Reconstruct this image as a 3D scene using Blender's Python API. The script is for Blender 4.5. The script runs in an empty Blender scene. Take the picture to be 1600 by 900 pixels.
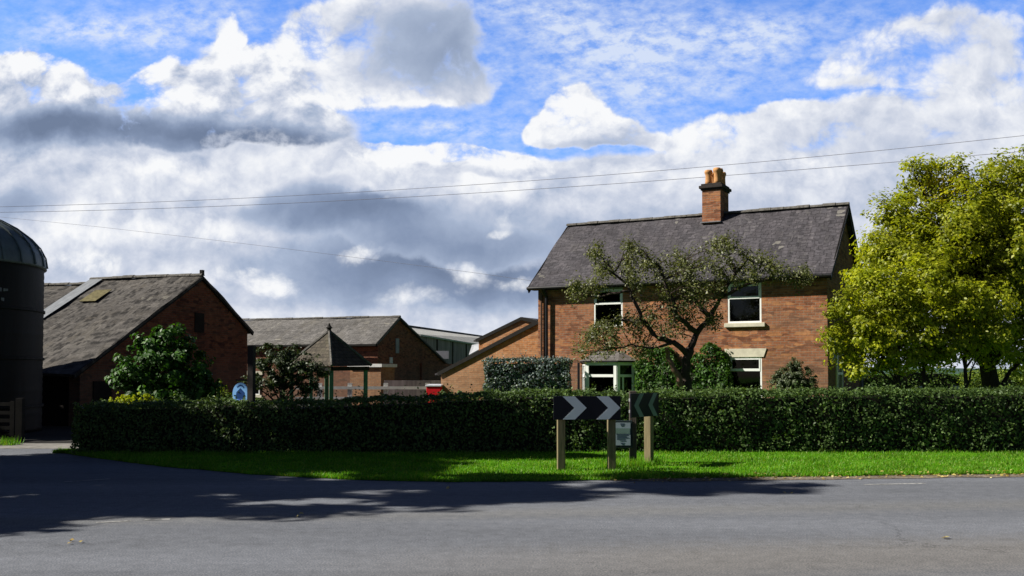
import bpy, math, random
import numpy as np
from mathutils import Vector, Matrix, noise as mnoise
R = math.radians
sc = bpy.context.scene
COL = sc.collection
rng = np.random.default_rng(7)
random.seed(7)

# ------------------------------------------------------------------ camera
F = 1556.0; EYE = 1.6; PITCH = R(2.0); HORIZON = 583.0
PPY = HORIZON - F * math.tan(PITCH)          # principal point row (pixels of the 1600x900 photo)
cam = bpy.data.cameras.new("camera"); cam_o = bpy.data.objects.new("camera", cam); COL.objects.link(cam_o)
cam_o.location = (0, 0, EYE); cam_o.rotation_euler = (R(90) + PITCH, 0, 0)
cam.sensor_width = 36; cam.lens = F / 1600 * 36; cam.shift_y = (PPY - 450) / 1600
cam.clip_end = 20000; cam.clip_start = 0.05
sc.camera = cam_o
CP, SP = math.cos(PITCH), math.sin(PITCH)
def ray(px, py):
    a = (px - 800) / F; v = (PPY - py) / F
    return Vector((a, CP - SP * v, SP + CP * v))
def at(px, py, Y):
    d = ray(px, py); t = Y / d.y
    return Vector((d.x * t, Y, EYE + d.z * t))
def gr(px, py, z=0.0):
    d = ray(px, py); t = (z - EYE) / d.z
    return Vector((d.x * t, d.y * t, z))

# ------------------------------------------------------------------ naming
def tag(o, label=None, cat=None, group=None, kind=None):
    if label: o["label"] = label
    if cat: o["category"] = cat
    if group: o["group"] = group
    if kind: o["kind"] = kind
    return o
def empty(name, loc, rz=0.0, label=None, cat=None, group=None):
    o = bpy.data.objects.new(name, None); COL.objects.link(o)
    o.location = loc; o.rotation_euler = (0, 0, rz); o.empty_display_size = 0.3
    return tag(o, label, cat, group)

# ------------------------------------------------------------------ node helpers
class NT:
    def __init__(s, tree): s.t = tree; s.n = tree.nodes; s.l = tree.links
    def new(s, typ, **kw):
        n = s.n.new(typ)
        for k, v in kw.items(): setattr(n, k, v)
        return n
    def put(s, sock, v):
        if isinstance(v, bpy.types.NodeSocket): s.l.new(v, sock)
        elif v is not None: sock.default_value = v
    def math(s, op, a, b=None, c=None, clamp=False):
        n = s.new("ShaderNodeMath", operation=op); n.use_clamp = clamp
        s.put(n.inputs[0], a); s.put(n.inputs[1], b)
        if c is not None: s.put(n.inputs[2], c)
        return n.outputs[0]
    def vmath(s, op, a, b=None, out=0):
        n = s.new("ShaderNodeVectorMath", operation=op); s.put(n.inputs[0], a)
        if b is not None: s.put(n.inputs[3] if op == "SCALE" else n.inputs[1], b)
        return n.outputs["Value"] if op in ("LENGTH", "DOT_PRODUCT") else n.outputs[0]
    def noise(s, vec, scale, detail=4, rough=0.55, col=False, dist=0.0):
        n = s.new("ShaderNodeTexNoise"); s.put(n.inputs["Vector"], vec)
        n.inputs["Scale"].default_value = scale; n.inputs["Detail"].default_value = detail
        n.inputs["Roughness"].default_value = rough; n.inputs["Distortion"].default_value = dist
        return n.outputs["Color"] if col else n.outputs["Fac"]
    def ramp(s, fac, stops, interp="LINEAR"):
        n = s.new("ShaderNodeValToRGB"); n.color_ramp.interpolation = interp
        e = n.color_ramp.elements
        while len(e) < len(stops): e.new(0.5)
        for k, (p, c) in enumerate(stops):
            e[k].position = p; e[k].color = (*c, 1) if len(c) == 3 else c
        s.put(n.inputs["Fac"], fac); return n.outputs["Color"]
    def maprange(s, v, a, b, c, d, interp="LINEAR"):
        n = s.new("ShaderNodeMapRange", interpolation_type=interp); n.clamp = True
        for k, x in enumerate((v, a, b, c, d)): s.put(n.inputs[k], x)
        return n.outputs[0]
    def mix(s, fac, a, b, blend="MIX"):
        n = s.new("ShaderNodeMix", data_type="RGBA", blend_type=blend)
        s.put(n.inputs[0], fac)
        for k, v in ((6, a), (7, b)):
            s.put(n.inputs[k], (*v, 1) if isinstance(v, tuple) and len(v) == 3 else v)
        return n.outputs[2]
    def bump(s, h, strength=0.3, dist=0.02):
        n = s.new("ShaderNodeBump"); n.inputs["Strength"].default_value = strength
        n.inputs["Distance"].default_value = dist; s.put(n.inputs["Height"], h); return n.outputs[0]
    def coord(s, which): return s.new("ShaderNodeTexCoord").outputs[which]
    def mapping(s, vec, scale=(1, 1, 1), loc=(0, 0, 0), rot=(0, 0, 0), typ="POINT"):
        n = s.new("ShaderNodeMapping", vector_type=typ); s.put(n.inputs["Vector"], vec)
        n.inputs["Location"].default_value = loc; n.inputs["Rotation"].default_value = rot; n.inputs["Scale"].default_value = scale
        return n.outputs[0]
def material(name):
    m = bpy.data.materials.new(name); m.use_nodes = True
    nt = NT(m.node_tree); b = nt.n["Principled BSDF"]
    return m, nt, b

def plain(name, col, rough=0.6, var=0.25, scale=6.0, metal=0.0, bump=0.0, spec=0.15, stretch=(1, 1, 1)):
    m, nt, b = material(name)
    v = nt.mapping(nt.coord("Object"), stretch)
    n = nt.noise(v, scale, 5, 0.6)
    f = nt.maprange(n, 0.3, 0.7, 1 - var, 1 + var)
    c = nt.vmath("SCALE", (col[0], col[1], col[2]), f)
    nt.put(b.inputs["Base Color"], c); b.inputs["Roughness"].default_value = rough
    b.inputs["Metallic"].default_value = metal; b.inputs["Specular IOR Level"].default_value = spec
    if bump: nt.put(b.inputs["Normal"], nt.bump(n, bump, 0.02))
    return m

def brick(name, c1, c2, mortar, dark, warm=(0.43, 0.20, 0.085), low_=0.85):
    m, nt, b = material(name)
    uv = nt.coord("UV")
    br = nt.new("ShaderNodeTexBrick"); nt.put(br.inputs["Vector"], uv)
    br.offset = 0.5; br.inputs["Scale"].default_value = 1.0
    br.inputs["Color1"].default_value = (*c1, 1); br.inputs["Color2"].default_value = (*c2, 1); br.inputs["Mortar"].default_value = (*mortar, 1)
    br.inputs["Mortar Size"].default_value = 0.008; br.inputs["Mortar Smooth"].default_value = 0.3; br.inputs["Bias"].default_value = 0.0
    br.inputs["Brick Width"].default_value = 0.235; br.inputs["Row Height"].default_value = 0.078
    # single bricks fired darker
    cell = nt.new("ShaderNodeTexVoronoi", feature="F1", voronoi_dimensions="2D"); nt.put(cell.inputs["Vector"], nt.mapping(uv, (4.2, 12.8, 1))); cell.inputs["Scale"].default_value = 1.0
    sep = nt.new("ShaderNodeSeparateColor"); nt.put(sep.inputs[0], cell.outputs["Color"])
    odd = nt.maprange(sep.outputs[0], 0.60, 0.92, 0.0, 0.9)
    c = nt.mix(odd, br.outputs["Color"], dark)
    pale = nt.maprange(sep.outputs[1], 0.7, 1.0, 0.0, 0.8)
    c = nt.mix(pale, c, warm)
    # courses weathered in bands and patches
    big = nt.noise(nt.mapping(uv, (0.25, 1.1, 1)), 1.3, 5, 0.6)
    c = nt.mix(nt.maprange(big, 0.42, 0.68, 0.0, 0.55), c, nt.mix(0.5, c, mortar))
    sm = nt.noise(uv, 9.0, 4, 0.6)
    c = nt.vmath("SCALE", c, nt.maprange(sm, 0.25, 0.75, 0.72, 1.25))
    sepuv = nt.new("ShaderNodeSeparateXYZ"); nt.put(sepuv.inputs[0], uv)
    low = nt.maprange(nt.math("ADD", sepuv.outputs[1], nt.math("MULTIPLY", big, 2.2)), 2.2, 3.6, low_, 0.0, "SMOOTHSTEP")
    c = nt.mix(low, c, nt.mix(.55, c, (0.17, 0.125, 0.09)))
    st = nt.noise(nt.mapping(uv, (1.6, 0.22, 1)), 1.0, 4, 0.6)
    c = nt.vmath("SCALE", c, nt.maprange(st, 0.3, 0.6, 0.8, 1.05))
    nt.put(b.inputs["Base Color"], c); b.inputs["Roughness"].default_value = 0.9; b.inputs["Specular IOR Level"].default_value = 0.08
    h = nt.math("ADD", nt.math("MULTIPLY", br.outputs["Fac"], -1.0), nt.math("MULTIPLY", sm, 0.5))
    nt.put(b.inputs["Normal"], nt.bump(h, 0.5, 0.01))
    return m

def slates(name, c1, c2, w=0.28, h=0.2, lichen=(0.25, 0.24, 0.2), lich=0.3, moss=None, mossamt=0.0, bumpd=0.02, spot=0.0, tone=1.0):
    m, nt, b = material(name)
    uv = nt.coord("UV")
    wob = nt.vmath("ADD", uv, nt.vmath("SCALE", nt.vmath("SUBTRACT", nt.noise(uv, 2.2, 3, 0.5, col=True), (0.5, 0.5, 0.5)), 0.05))
    br = nt.new("ShaderNodeTexBrick"); nt.put(br.inputs["Vector"], wob); br.offset = 0.5
    br.inputs["Scale"].default_value = 1.0
    br.inputs["Color1"].default_value = (*c1, 1); br.inputs["Color2"].default_value = (*c2, 1)
    br.inputs["Mortar"].default_value = (c1[0] * .35, c1[1] * .35, c1[2] * .35, 1)
    br.inputs["Mortar Size"].default_value = 0.012; br.inputs["Mortar Smooth"].default_value = 0.6
    br.inputs["Brick Width"].default_value = w; br.inputs["Row Height"].default_value = h
    c = br.outputs["Color"]
    n1 = nt.noise(uv, 1.1, 6, 0.65); n2 = nt.noise(uv, 7.0, 5, 0.65); n3 = nt.noise(uv, 0.35, 4, 0.6)
    c = nt.vmath("SCALE", c, nt.maprange(n2, 0.25, 0.75, 0.6 * tone, 1.4 * tone))
    c = nt.vmath("SCALE", c, nt.maprange(n3, 0.3, 0.7, 0.75, 1.2))
    c = nt.mix(nt.math("MULTIPLY", nt.maprange(n1, 0.52, 0.72, 0, 1), nt.maprange(n2, 0.45, 0.65, 0, lich)), c, lichen)
    if moss: c = nt.mix(nt.math("MULTIPLY", nt.maprange(nt.noise(uv, 0.8, 5, 0.7), 0.5, 0.66, 0, 1), mossamt), c, moss)
    if spot:
        vo = nt.new("ShaderNodeTexVoronoi", feature="F1", voronoi_dimensions="2D"); nt.put(vo.inputs["Vector"], nt.mapping(wob, (1 / .62, 1 / .5, 1))); vo.inputs["Scale"].default_value = 1.0
        c = nt.mix(nt.maprange(vo.outputs["Distance"], 0.20, 0.33, spot, 0), c, (0.012, 0.011, 0.010))
    ce = nt.new("ShaderNodeTexVoronoi", feature="F1", voronoi_dimensions="2D"); nt.put(ce.inputs["Vector"], nt.mapping(wob, (1 / w, 1 / h, 1))); ce.inputs["Scale"].default_value = 1.0
    cs = nt.new("ShaderNodeSeparateColor"); nt.put(cs.inputs[0], ce.outputs["Color"])
    c = nt.vmath("SCALE", c, nt.maprange(cs.outputs[1], 0, 1, .78, 1.22))
    c = nt.mix(nt.maprange(cs.outputs[0], .985, .995, 0, .55), c, lichen)
    nt.put(b.inputs["Base Color"], c); b.inputs["Roughness"].default_value = 0.75; b.inputs["Specular IOR Level"].default_value = 0.18
    sep = nt.new("ShaderNodeSeparateXYZ"); nt.put(sep.inputs[0], wob)
    saw = nt.math("FRACT", nt.math("DIVIDE", sep.outputs[1], h))
    hgt = nt.math("ADD", nt.math("MULTIPLY", saw, -1.0), nt.math("MULTIPLY", n2, 0.9))
    nt.put(b.inputs["Normal"], nt.bump(hgt, 0.6, bumpd))
    return m

def leaves_mat(name, ca, cb, cc=None, trans=0.3, rough=0.45, spec=0.5, patch=None, tint=1.7):
    m, nt, b = material(name)
    geo = nt.new("ShaderNodeNewGeometry")
    stops = [(0.0, ca), (0.6, cb)] + ([(1.0, cc)] if cc else [])
    c = nt.ramp(geo.outputs["Random Per Island"], stops)
    pos = nt.coord("Object")
    c = nt.vmath("SCALE", c, nt.maprange(nt.noise(pos, 1.6, 3, 0.6), 0.3, 0.7, 0.72, 1.3))
    if patch:   # leaves already turned in one part of the crown: (centre, radius, colour)
        d = nt.vmath("LENGTH", nt.vmath("SUBTRACT", pos, patch[0]))
        k = nt.math("MULTIPLY", nt.maprange(d, patch[1] * .3, patch[1], 0.9, 0.0), nt.maprange(geo.outputs["Random Per Island"], 0.3, 0.5, 0, 1))
        c = nt.mix(k, c, patch[2])
    nt.put(b.inputs["Base Color"], c); b.inputs["Roughness"].default_value = rough; b.inputs["Specular IOR Level"].default_value = spec
    tr = nt.new("ShaderNodeBsdfTranslucent")
    nt.put(tr.inputs["Color"], nt.mix(1.0, c, (tint, tint, tint * .35), "MULTIPLY"))
    mx = nt.new("ShaderNodeMixShader"); mx.inputs[0].default_value = trans
    nt.l.new(b.outputs[0], mx.inputs[1]); nt.l.new(tr.outputs[0], mx.inputs[2])
    nt.l.new(mx.outputs[0], nt.n["Material Output"].inputs["Surface"])
    return m

def glass_mat():
    m, nt, b = material("window_glass")
    nt.n.remove(b)
    t = nt.new("ShaderNodeBsdfTransparent"); t.inputs[0].default_value = (0.35, 0.38, 0.38, 1)
    g = nt.new("ShaderNodeBsdfGlossy"); g.inputs["Roughness"].default_value = 0.03; g.inputs[0].default_value = (1, 1, 1, 1)
    f = nt.new("ShaderNodeFresnel"); f.inputs[0].default_value = 1.5
    mx = nt.new("ShaderNodeMixShader"); nt.l.new(f.outputs[0], mx.inputs[0]); nt.l.new(t.outputs[0], mx.inputs[1]); nt.l.new(g.outputs[0], mx.inputs[2])
    nt.l.new(mx.outputs[0], nt.n["Material Output"].inputs["Surface"])
    return m

def asphalt_mat():
    m, nt, b = material("worn_asphalt")
    p = nt.coord("Object")
    fine = nt.noise(p, 60, 4, 0.75); mid = nt.noise(p, 7, 5, 0.65)
    long = nt.noise(nt.mapping(p, (0.06, 0.55, 1), rot=(0, 0, R(-3))), 1.0, 5, 0.6)
    c = nt.ramp(fine, [(0.3, (0.066, 0.072, 0.086)), (0.5, (0.142, 0.152, 0.174)), (0.72, (0.28, 0.29, 0.31))])
    c = nt.vmath("SCALE", c, nt.maprange(mid, 0.3, 0.7, 0.85, 1.15))
    c = nt.vmath("SCALE", c, nt.maprange(long, 0.3, 0.7, 0.78, 1.2))
    # brownish dust band along the lane edge
    sep = nt.new("ShaderNodeSeparateXYZ"); nt.put(sep.inputs[0], p)
    yy = nt.math("ADD", sep.outputs[1], nt.math("ADD", nt.math("MULTIPLY", sep.outputs[0], -0.12), nt.math("MULTIPLY", mid, 0.9)))
    band = nt.math("MULTIPLY", nt.maprange(yy, 7.4, 8.6, 0, 1, "SMOOTHSTEP"), nt.maprange(yy, 9.0, 10.2, 1, 0, "SMOOTHSTEP"))
    band = nt.math("MULTIPLY", band, nt.maprange(sep.outputs[0], -2.0, 1.5, 0.0, 0.55))
    c = nt.mix(band, c, nt.mix(1.0, c, (1.25, 1.1, 0.88), "MULTIPLY"))
    edge = nt.maprange(yy, 11.2, 11.9, 0, 1, "SMOOTHSTEP")
    c = nt.mix(nt.math("MULTIPLY", edge, nt.maprange(yy, 12.0, 12.6, 0.5, 0)), c, nt.mix(1.0, c, (1.12, 1.05, 0.9), "MULTIPLY"))
    wv = nt.vmath("ADD", p, nt.vmath("SCALE", nt.vmath("SUBTRACT", nt.noise(p, 1.7, 5, .65, col=True), (.5, .5, .5)), 1.1))
    vo = nt.new("ShaderNodeTexVoronoi", feature="DISTANCE_TO_EDGE"); nt.put(vo.inputs["Vector"], nt.mapping(wv, (.22, .4, 1))); vo.inputs["Scale"].default_value = 1.0
    crack = nt.math("MULTIPLY", nt.maprange(vo.outputs["Distance"], .0, .006, .55, 0), nt.maprange(nt.noise(p, .35, 2, .5), .45, .62, 0, 1))
    c = nt.mix(crack, c, (.03, .03, .032))
    stain = nt.noise(nt.mapping(p, (.35, .8, 1)), 1.3, 6, .7)
    c = nt.vmath("SCALE", c, nt.maprange(stain, .55, .72, 1.0, .84))
    grit = nt.noise(p, 26, 2, .5); c = nt.mix(nt.maprange(grit, .70, .78, 0, .5), c, (.33, .32, .29))
    nt.put(b.inputs["Base Color"], c); b.inputs["Roughness"].default_value = 0.9; b.inputs["Specular IOR Level"].default_value = 0.05
    nt.put(b.inputs["Normal"], nt.bump(nt.math("ADD", fine, nt.math("MULTIPLY", mid, .4)), 0.35, 0.01))
    return m

def ground_mat(name, stops, scale=3.0, rough=0.95, bump=0.4):
    m, nt, b = material(name)
    p = nt.coord("Object")
    n = nt.noise(p, scale, 6, 0.65); n2 = nt.noise(p, scale * 0.12, 4, 0.6)
    c = nt.ramp(n, stops); c = nt.vmath("SCALE", c, nt.maprange(n2, 0.3, 0.7, 0.75, 1.25))
    nt.put(b.inputs["Base Color"], c); b.inputs["Roughness"].default_value = rough; b.inputs["Specular IOR Level"].default_value = 0.05
    nt.put(b.inputs["Normal"], nt.bump(n, bump, 0.02))
    return m

M = {}
M["house_brick"] = brick("house_brick", (0.245, 0.090, 0.044), (0.33, 0.135, 0.066), (0.25, 0.195, 0.145), (0.14, 0.060, 0.035))
M["barn_brick"] = brick("barn_brick", (0.17, 0.050, 0.030), (0.24, 0.078, 0.042), (0.15, 0.115, 0.085), (0.07, 0.03, 0.025), warm=(0.26, 0.11, 0.06))
M["ext_brick"] = brick("extension_brick", (0.34, 0.140, 0.060), (0.43, 0.20, 0.090), (0.32, 0.25, 0.17), (0.28, 0.12, 0.05))
M["slate"] = slates("house_slate", (0.056, 0.053, 0.060), (0.078, 0.072, 0.080), lichen=(0.24, 0.23, 0.2), lich=0.35)
M["ridge"] = plain("ridge_tile", (0.115, 0.11, 0.10), 0.85, 0.5, 9)
M["barn_tile"] = slates("barn_tile", (0.064, 0.059, 0.055), (0.095, 0.088, 0.081), w=0.5, h=0.36, lichen=(0.22, 0.21, 0.18), lich=0.5, moss=(0.055, 0.045, 0.030), mossamt=0.55, bumpd=0.05, spot=0.85)
M["grey_tile"] = slates("grey_tile", (0.112, 0.108, 0.104), (0.150, 0.143, 0.137), w=0.35, h=0.25, lichen=(0.34, 0.32, 0.27), lich=0.4, moss=(0.11, 0.10, 0.08), mossamt=0.5)
M["gaz_tile"] = slates("shelter_tile", (0.060, 0.050, 0.038), (0.09, 0.076, 0.056), w=0.2, h=0.14, lichen=(0.22, 0.2, 0.13), lich=0.5, moss=(0.06, 0.06, 0.03), mossamt=0.5)
M["sheet"] = plain("roof_sheet", (0.20, 0.215, 0.235), 0.6, 0.25, 3, stretch=(6, 1, 1))
M["lichen"] = plain("lichen_tile", (0.125, 0.110, 0.055), 0.9, 0.35, 8)
M["stone"] = plain("pale_stone", (0.56, 0.53, 0.42), 0.85, 0.18, 5, bump=0.2)
M["greystone"] = plain("grey_lintel", (0.20, 0.23, 0.21), 0.85, 0.2, 5)
M["white"] = plain("white_frame", (0.80, 0.82, 0.80), 0.35, 0.06, 4)
M["green_frame"] = plain("pale_green_paint", (0.46, 0.56, 0.46), 0.4, 0.1, 4)
M["black"] = plain("black_gutter", (0.018, 0.018, 0.020), 0.4, 0.3, 4)
M["brown_pipe"] = plain("brown_pipe", (0.10, 0.06, 0.04), 0.5, 0.3, 4)
M["fascia"] = plain("dark_fascia", (0.012, 0.011, 0.010), 0.7, 0.3, 5)
M["glass"] = glass_mat()
M["curtain"] = plain("green_blind", (0.30, 0.46, 0.14), 0.9, 0.15, 3, stretch=(14, 14, .5))
M["pot"] = plain("clay_pot", (0.50, 0.26, 0.11), 0.85, 0.3, 6)
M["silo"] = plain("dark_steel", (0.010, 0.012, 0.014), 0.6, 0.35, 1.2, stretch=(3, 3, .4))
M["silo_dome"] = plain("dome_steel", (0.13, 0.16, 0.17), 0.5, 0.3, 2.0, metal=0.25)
M["fleck"] = plain("worn_paint", (0.20, 0.21, 0.21), 0.8, 0.4, 9)
M["oldwood"] = plain("old_wood", (0.085, 0.072, 0.06), 0.9, 0.35, 5, stretch=(6, 6, .6), bump=0.3)
M["gatewood_shaded"] = plain("gate_wood_shaded", (0.016, 0.015, 0.014), 0.9, 0.35, 5)  # old wood darkened, the shade on the gate is in the colour
M["postwood"] = plain("post_wood", (0.20, 0.165, 0.095), 0.85, 0.3, 6, stretch=(7, 7, .5), bump=0.3)
M["darkpost"] = plain("dark_post", (0.035, 0.030, 0.028), 0.8, 0.3, 5)
M["shadeboard"] = plain("shade_board", (0.02, 0.016, 0.014), 0.9, 0.3, 5)  # near-black stands in for the shaded insides of the barn openings
M["greenpost"] = plain("green_post", (0.10, 0.20, 0.13), 0.6, 0.25, 5)
M["rail"] = plain("white_rail", (0.62, 0.62, 0.60), 0.7, 0.15, 5)
M["signblack"] = plain("sign_black", (0.012, 0.012, 0.020), 0.35, 0.15, 3)
M["signwhite"] = plain("sign_white", (0.78, 0.82, 0.86), 0.4, 0.05, 3)
M["signwhite_shaded"] = plain("sign_white_shaded", (0.16, 0.22, 0.20), 0.5, 0.15, 3)  # darker copy of the sign white, shade of the turned board in its colour
M["signgrey"] = plain("sign_back", (0.30, 0.31, 0.32), 0.5, 0.15, 3)
M["paper"] = plain("notice_paper", (0.26, 0.33, 0.38), 0.6, 0.1, 8)
M["ink"] = plain("notice_ink", (0.06, 0.09, 0.13), 0.6, 0.1, 8)
M["inkgreen"] = plain("notice_green", (0.14, 0.22, 0.20), 0.6, 0.1, 8)
M["frame_green"] = plain("notice_frame", (0.020, 0.032, 0.036), 0.5, 0.2, 5)
M["ovalblue"] = plain("oval_blue", (0.24, 0.50, 0.90), 0.4, 0.08, 6)
M["ovaldark"] = plain("oval_navy", (0.02, 0.06, 0.20), 0.4, 0.1, 6)
M["ovalmid"] = plain("oval_mid_blue", (0.08, 0.12, 0.55), 0.4, 0.1, 6)
M["red"] = plain("red_paint", (0.55, 0.012, 0.02), 0.5, 0.15, 4)
M["lid"] = plain("pale_lid", (0.48, 0.50, 0.55), 0.5, 0.15, 4)
M["clad"] = plain("shed_cladding", (0.23, 0.185, 0.18), 0.8, 0.5, 1.2, stretch=(3, 3, .3))
M["shedroof"] = plain("shed_roof", (0.42, 0.42, 0.40), 0.85, 0.25, 1.5)
M["tarp"] = plain("pale_sheet", (0.34, 0.35, 0.37), 0.7, 0.1, 3)
M["bark"] = plain("bark", (0.075, 0.055, 0.042), 0.95, 0.45, 8, bump=0.7, stretch=(3, 3, .7))
M["darkbark"] = plain("dark_bark", (0.030, 0.024, 0.020), 0.95, 0.45, 8, bump=0.7, stretch=(3, 3, .7))
M["applebark"] = plain("apple_bark", (0.045, 0.035, 0.029), 0.95, 0.45, 8, bump=0.7, stretch=(3, 3, .7))
M["redbark"] = plain("bare_wood", (0.17, 0.10, 0.075), 0.9, 0.35, 8, bump=0.5, stretch=(3, 3, .6))
M["twig"] = plain("hedge_wood", (0.018, 0.016, 0.012), 0.95, 0.4, 9)
M["wire"] = plain("wire", (0.22, 0.22, 0.26), 0.6, 0.1, 2)
M["asphalt"] = asphalt_mat()
M["field"] = ground_mat("field_grass", [(0.3, (0.030, 0.085, 0.008)), (0.55, (0.05, 0.14, 0.012)), (0.75, (0.09, 0.17, 0.03))], 1.2)
M["soil"] = ground_mat("verge_turf", [(0.3, (0.035, 0.10, 0.004)), (0.6, (0.075, 0.22, 0.006)), (0.8, (0.13, 0.25, 0.02))], 9)
M["track"] = ground_mat("pale_concrete", [(0.3, (0.15, 0.145, 0.13)), (0.6, (0.26, 0.25, 0.235))], 5)
M["yard"] = ground_mat("yard_surface", [(0.3, (0.025, 0.025, 0.024)), (0.6, (0.05, 0.048, 0.045))], 5)
M["gravel"] = ground_mat("gravel", [(0.3, (0.07, 0.055, 0.04)), (0.5, (0.18, 0.15, 0.115)), (0.7, (0.34, 0.29, 0.23))], 22, bump=0.9)
M["paintline"] = ground_mat("worn_line", [(0.35, (0.13, 0.13, 0.13)), (0.5, (0.34, 0.34, 0.33)), (0.7, (0.5, 0.5, 0.48))], 18)
M["hill"] = ground_mat("far_hill", [(0.3, (0.035, 0.07, 0.06)), (0.7, (0.06, 0.10, 0.08))], 0.01)  # blue of distant haze is mixed into the hill colour

L = {}
L["hedge"] = leaves_mat("hedge_leaf", (0.040, 0.068, 0.020), (0.070, 0.122, 0.033), (0.13, 0.205, 0.055), 0.22, 0.5, 0.22)
L["silver"] = leaves_mat("silver_leaf", (0.06, 0.085, 0.08), (0.12, 0.16, 0.16), (0.08, 0.13, 0.05), 0.1, 0.5, 0.4)
L["apple"] = leaves_mat("apple_leaf", (0.05, 0.060, 0.016), (0.09, 0.105, 0.026), (0.15, 0.16, 0.04), 0.2, 0.5, 0.4)
L["climber"] = leaves_mat("climber_leaf", (0.020, 0.058, 0.008), (0.036, 0.10, 0.011), (0.085, 0.175, 0.018), 0.25, 0.5, 0.25)
L["big"] = None
L["front"] = leaves_mat("bright_leaf", (0.145, 0.185, 0.009), (0.27, 0.305, 0.014), (0.43, 0.44, 0.03), 0.45, 0.45, 0.35)
L["laurel"] = leaves_mat("laurel_leaf", (0.015, 0.050, 0.006), (0.028, 0.092, 0.009), (0.065, 0.165, 0.016), 0.25, 0.5, 0.3)
L["dark"] = leaves_mat("dark_leaf", (0.018, 0.032, 0.012), (0.035, 0.058, 0.018), (0.06, 0.09, 0.025), 0.2, 0.5, 0.4)
L["round"] = leaves_mat("shrub_leaf", (0.040, 0.060, 0.028), (0.075, 0.10, 0.045), (0.11, 0.14, 0.06), 0.15, 0.5, 0.4)
L["yellow"] = leaves_mat("yellow_leaf", (0.22, 0.30, 0.01), (0.42, 0.48, 0.015), (0.62, 0.60, 0.02), 0.35, 0.5, 0.3)
L["farhedge"] = leaves_mat("far_leaf", (0.035, 0.07, 0.010), (0.06, 0.115, 0.015), (0.10, 0.15, 0.02), 0.25, 0.6, 0.3)
L["lime"] = leaves_mat("lime_leaf", (0.075, 0.12, 0.012), (0.13, 0.19, 0.018), (0.20, 0.24, 0.03), 0.3, 0.6, 0.3)
L["grass"] = leaves_mat("grass_blade", (0.072, 0.225, 0.006), (0.125, 0.34, 0.008), (0.27, 0.34, 0.06), 0.42, 0.5, 0.3, tint=1.3)
L["fallen"] = leaves_mat("fallen_leaf", (0.30, 0.20, 0.05), (0.45, 0.36, 0.12), (0.5, 0.45, 0.2), 0.1, 0.7, 0.3)

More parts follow.
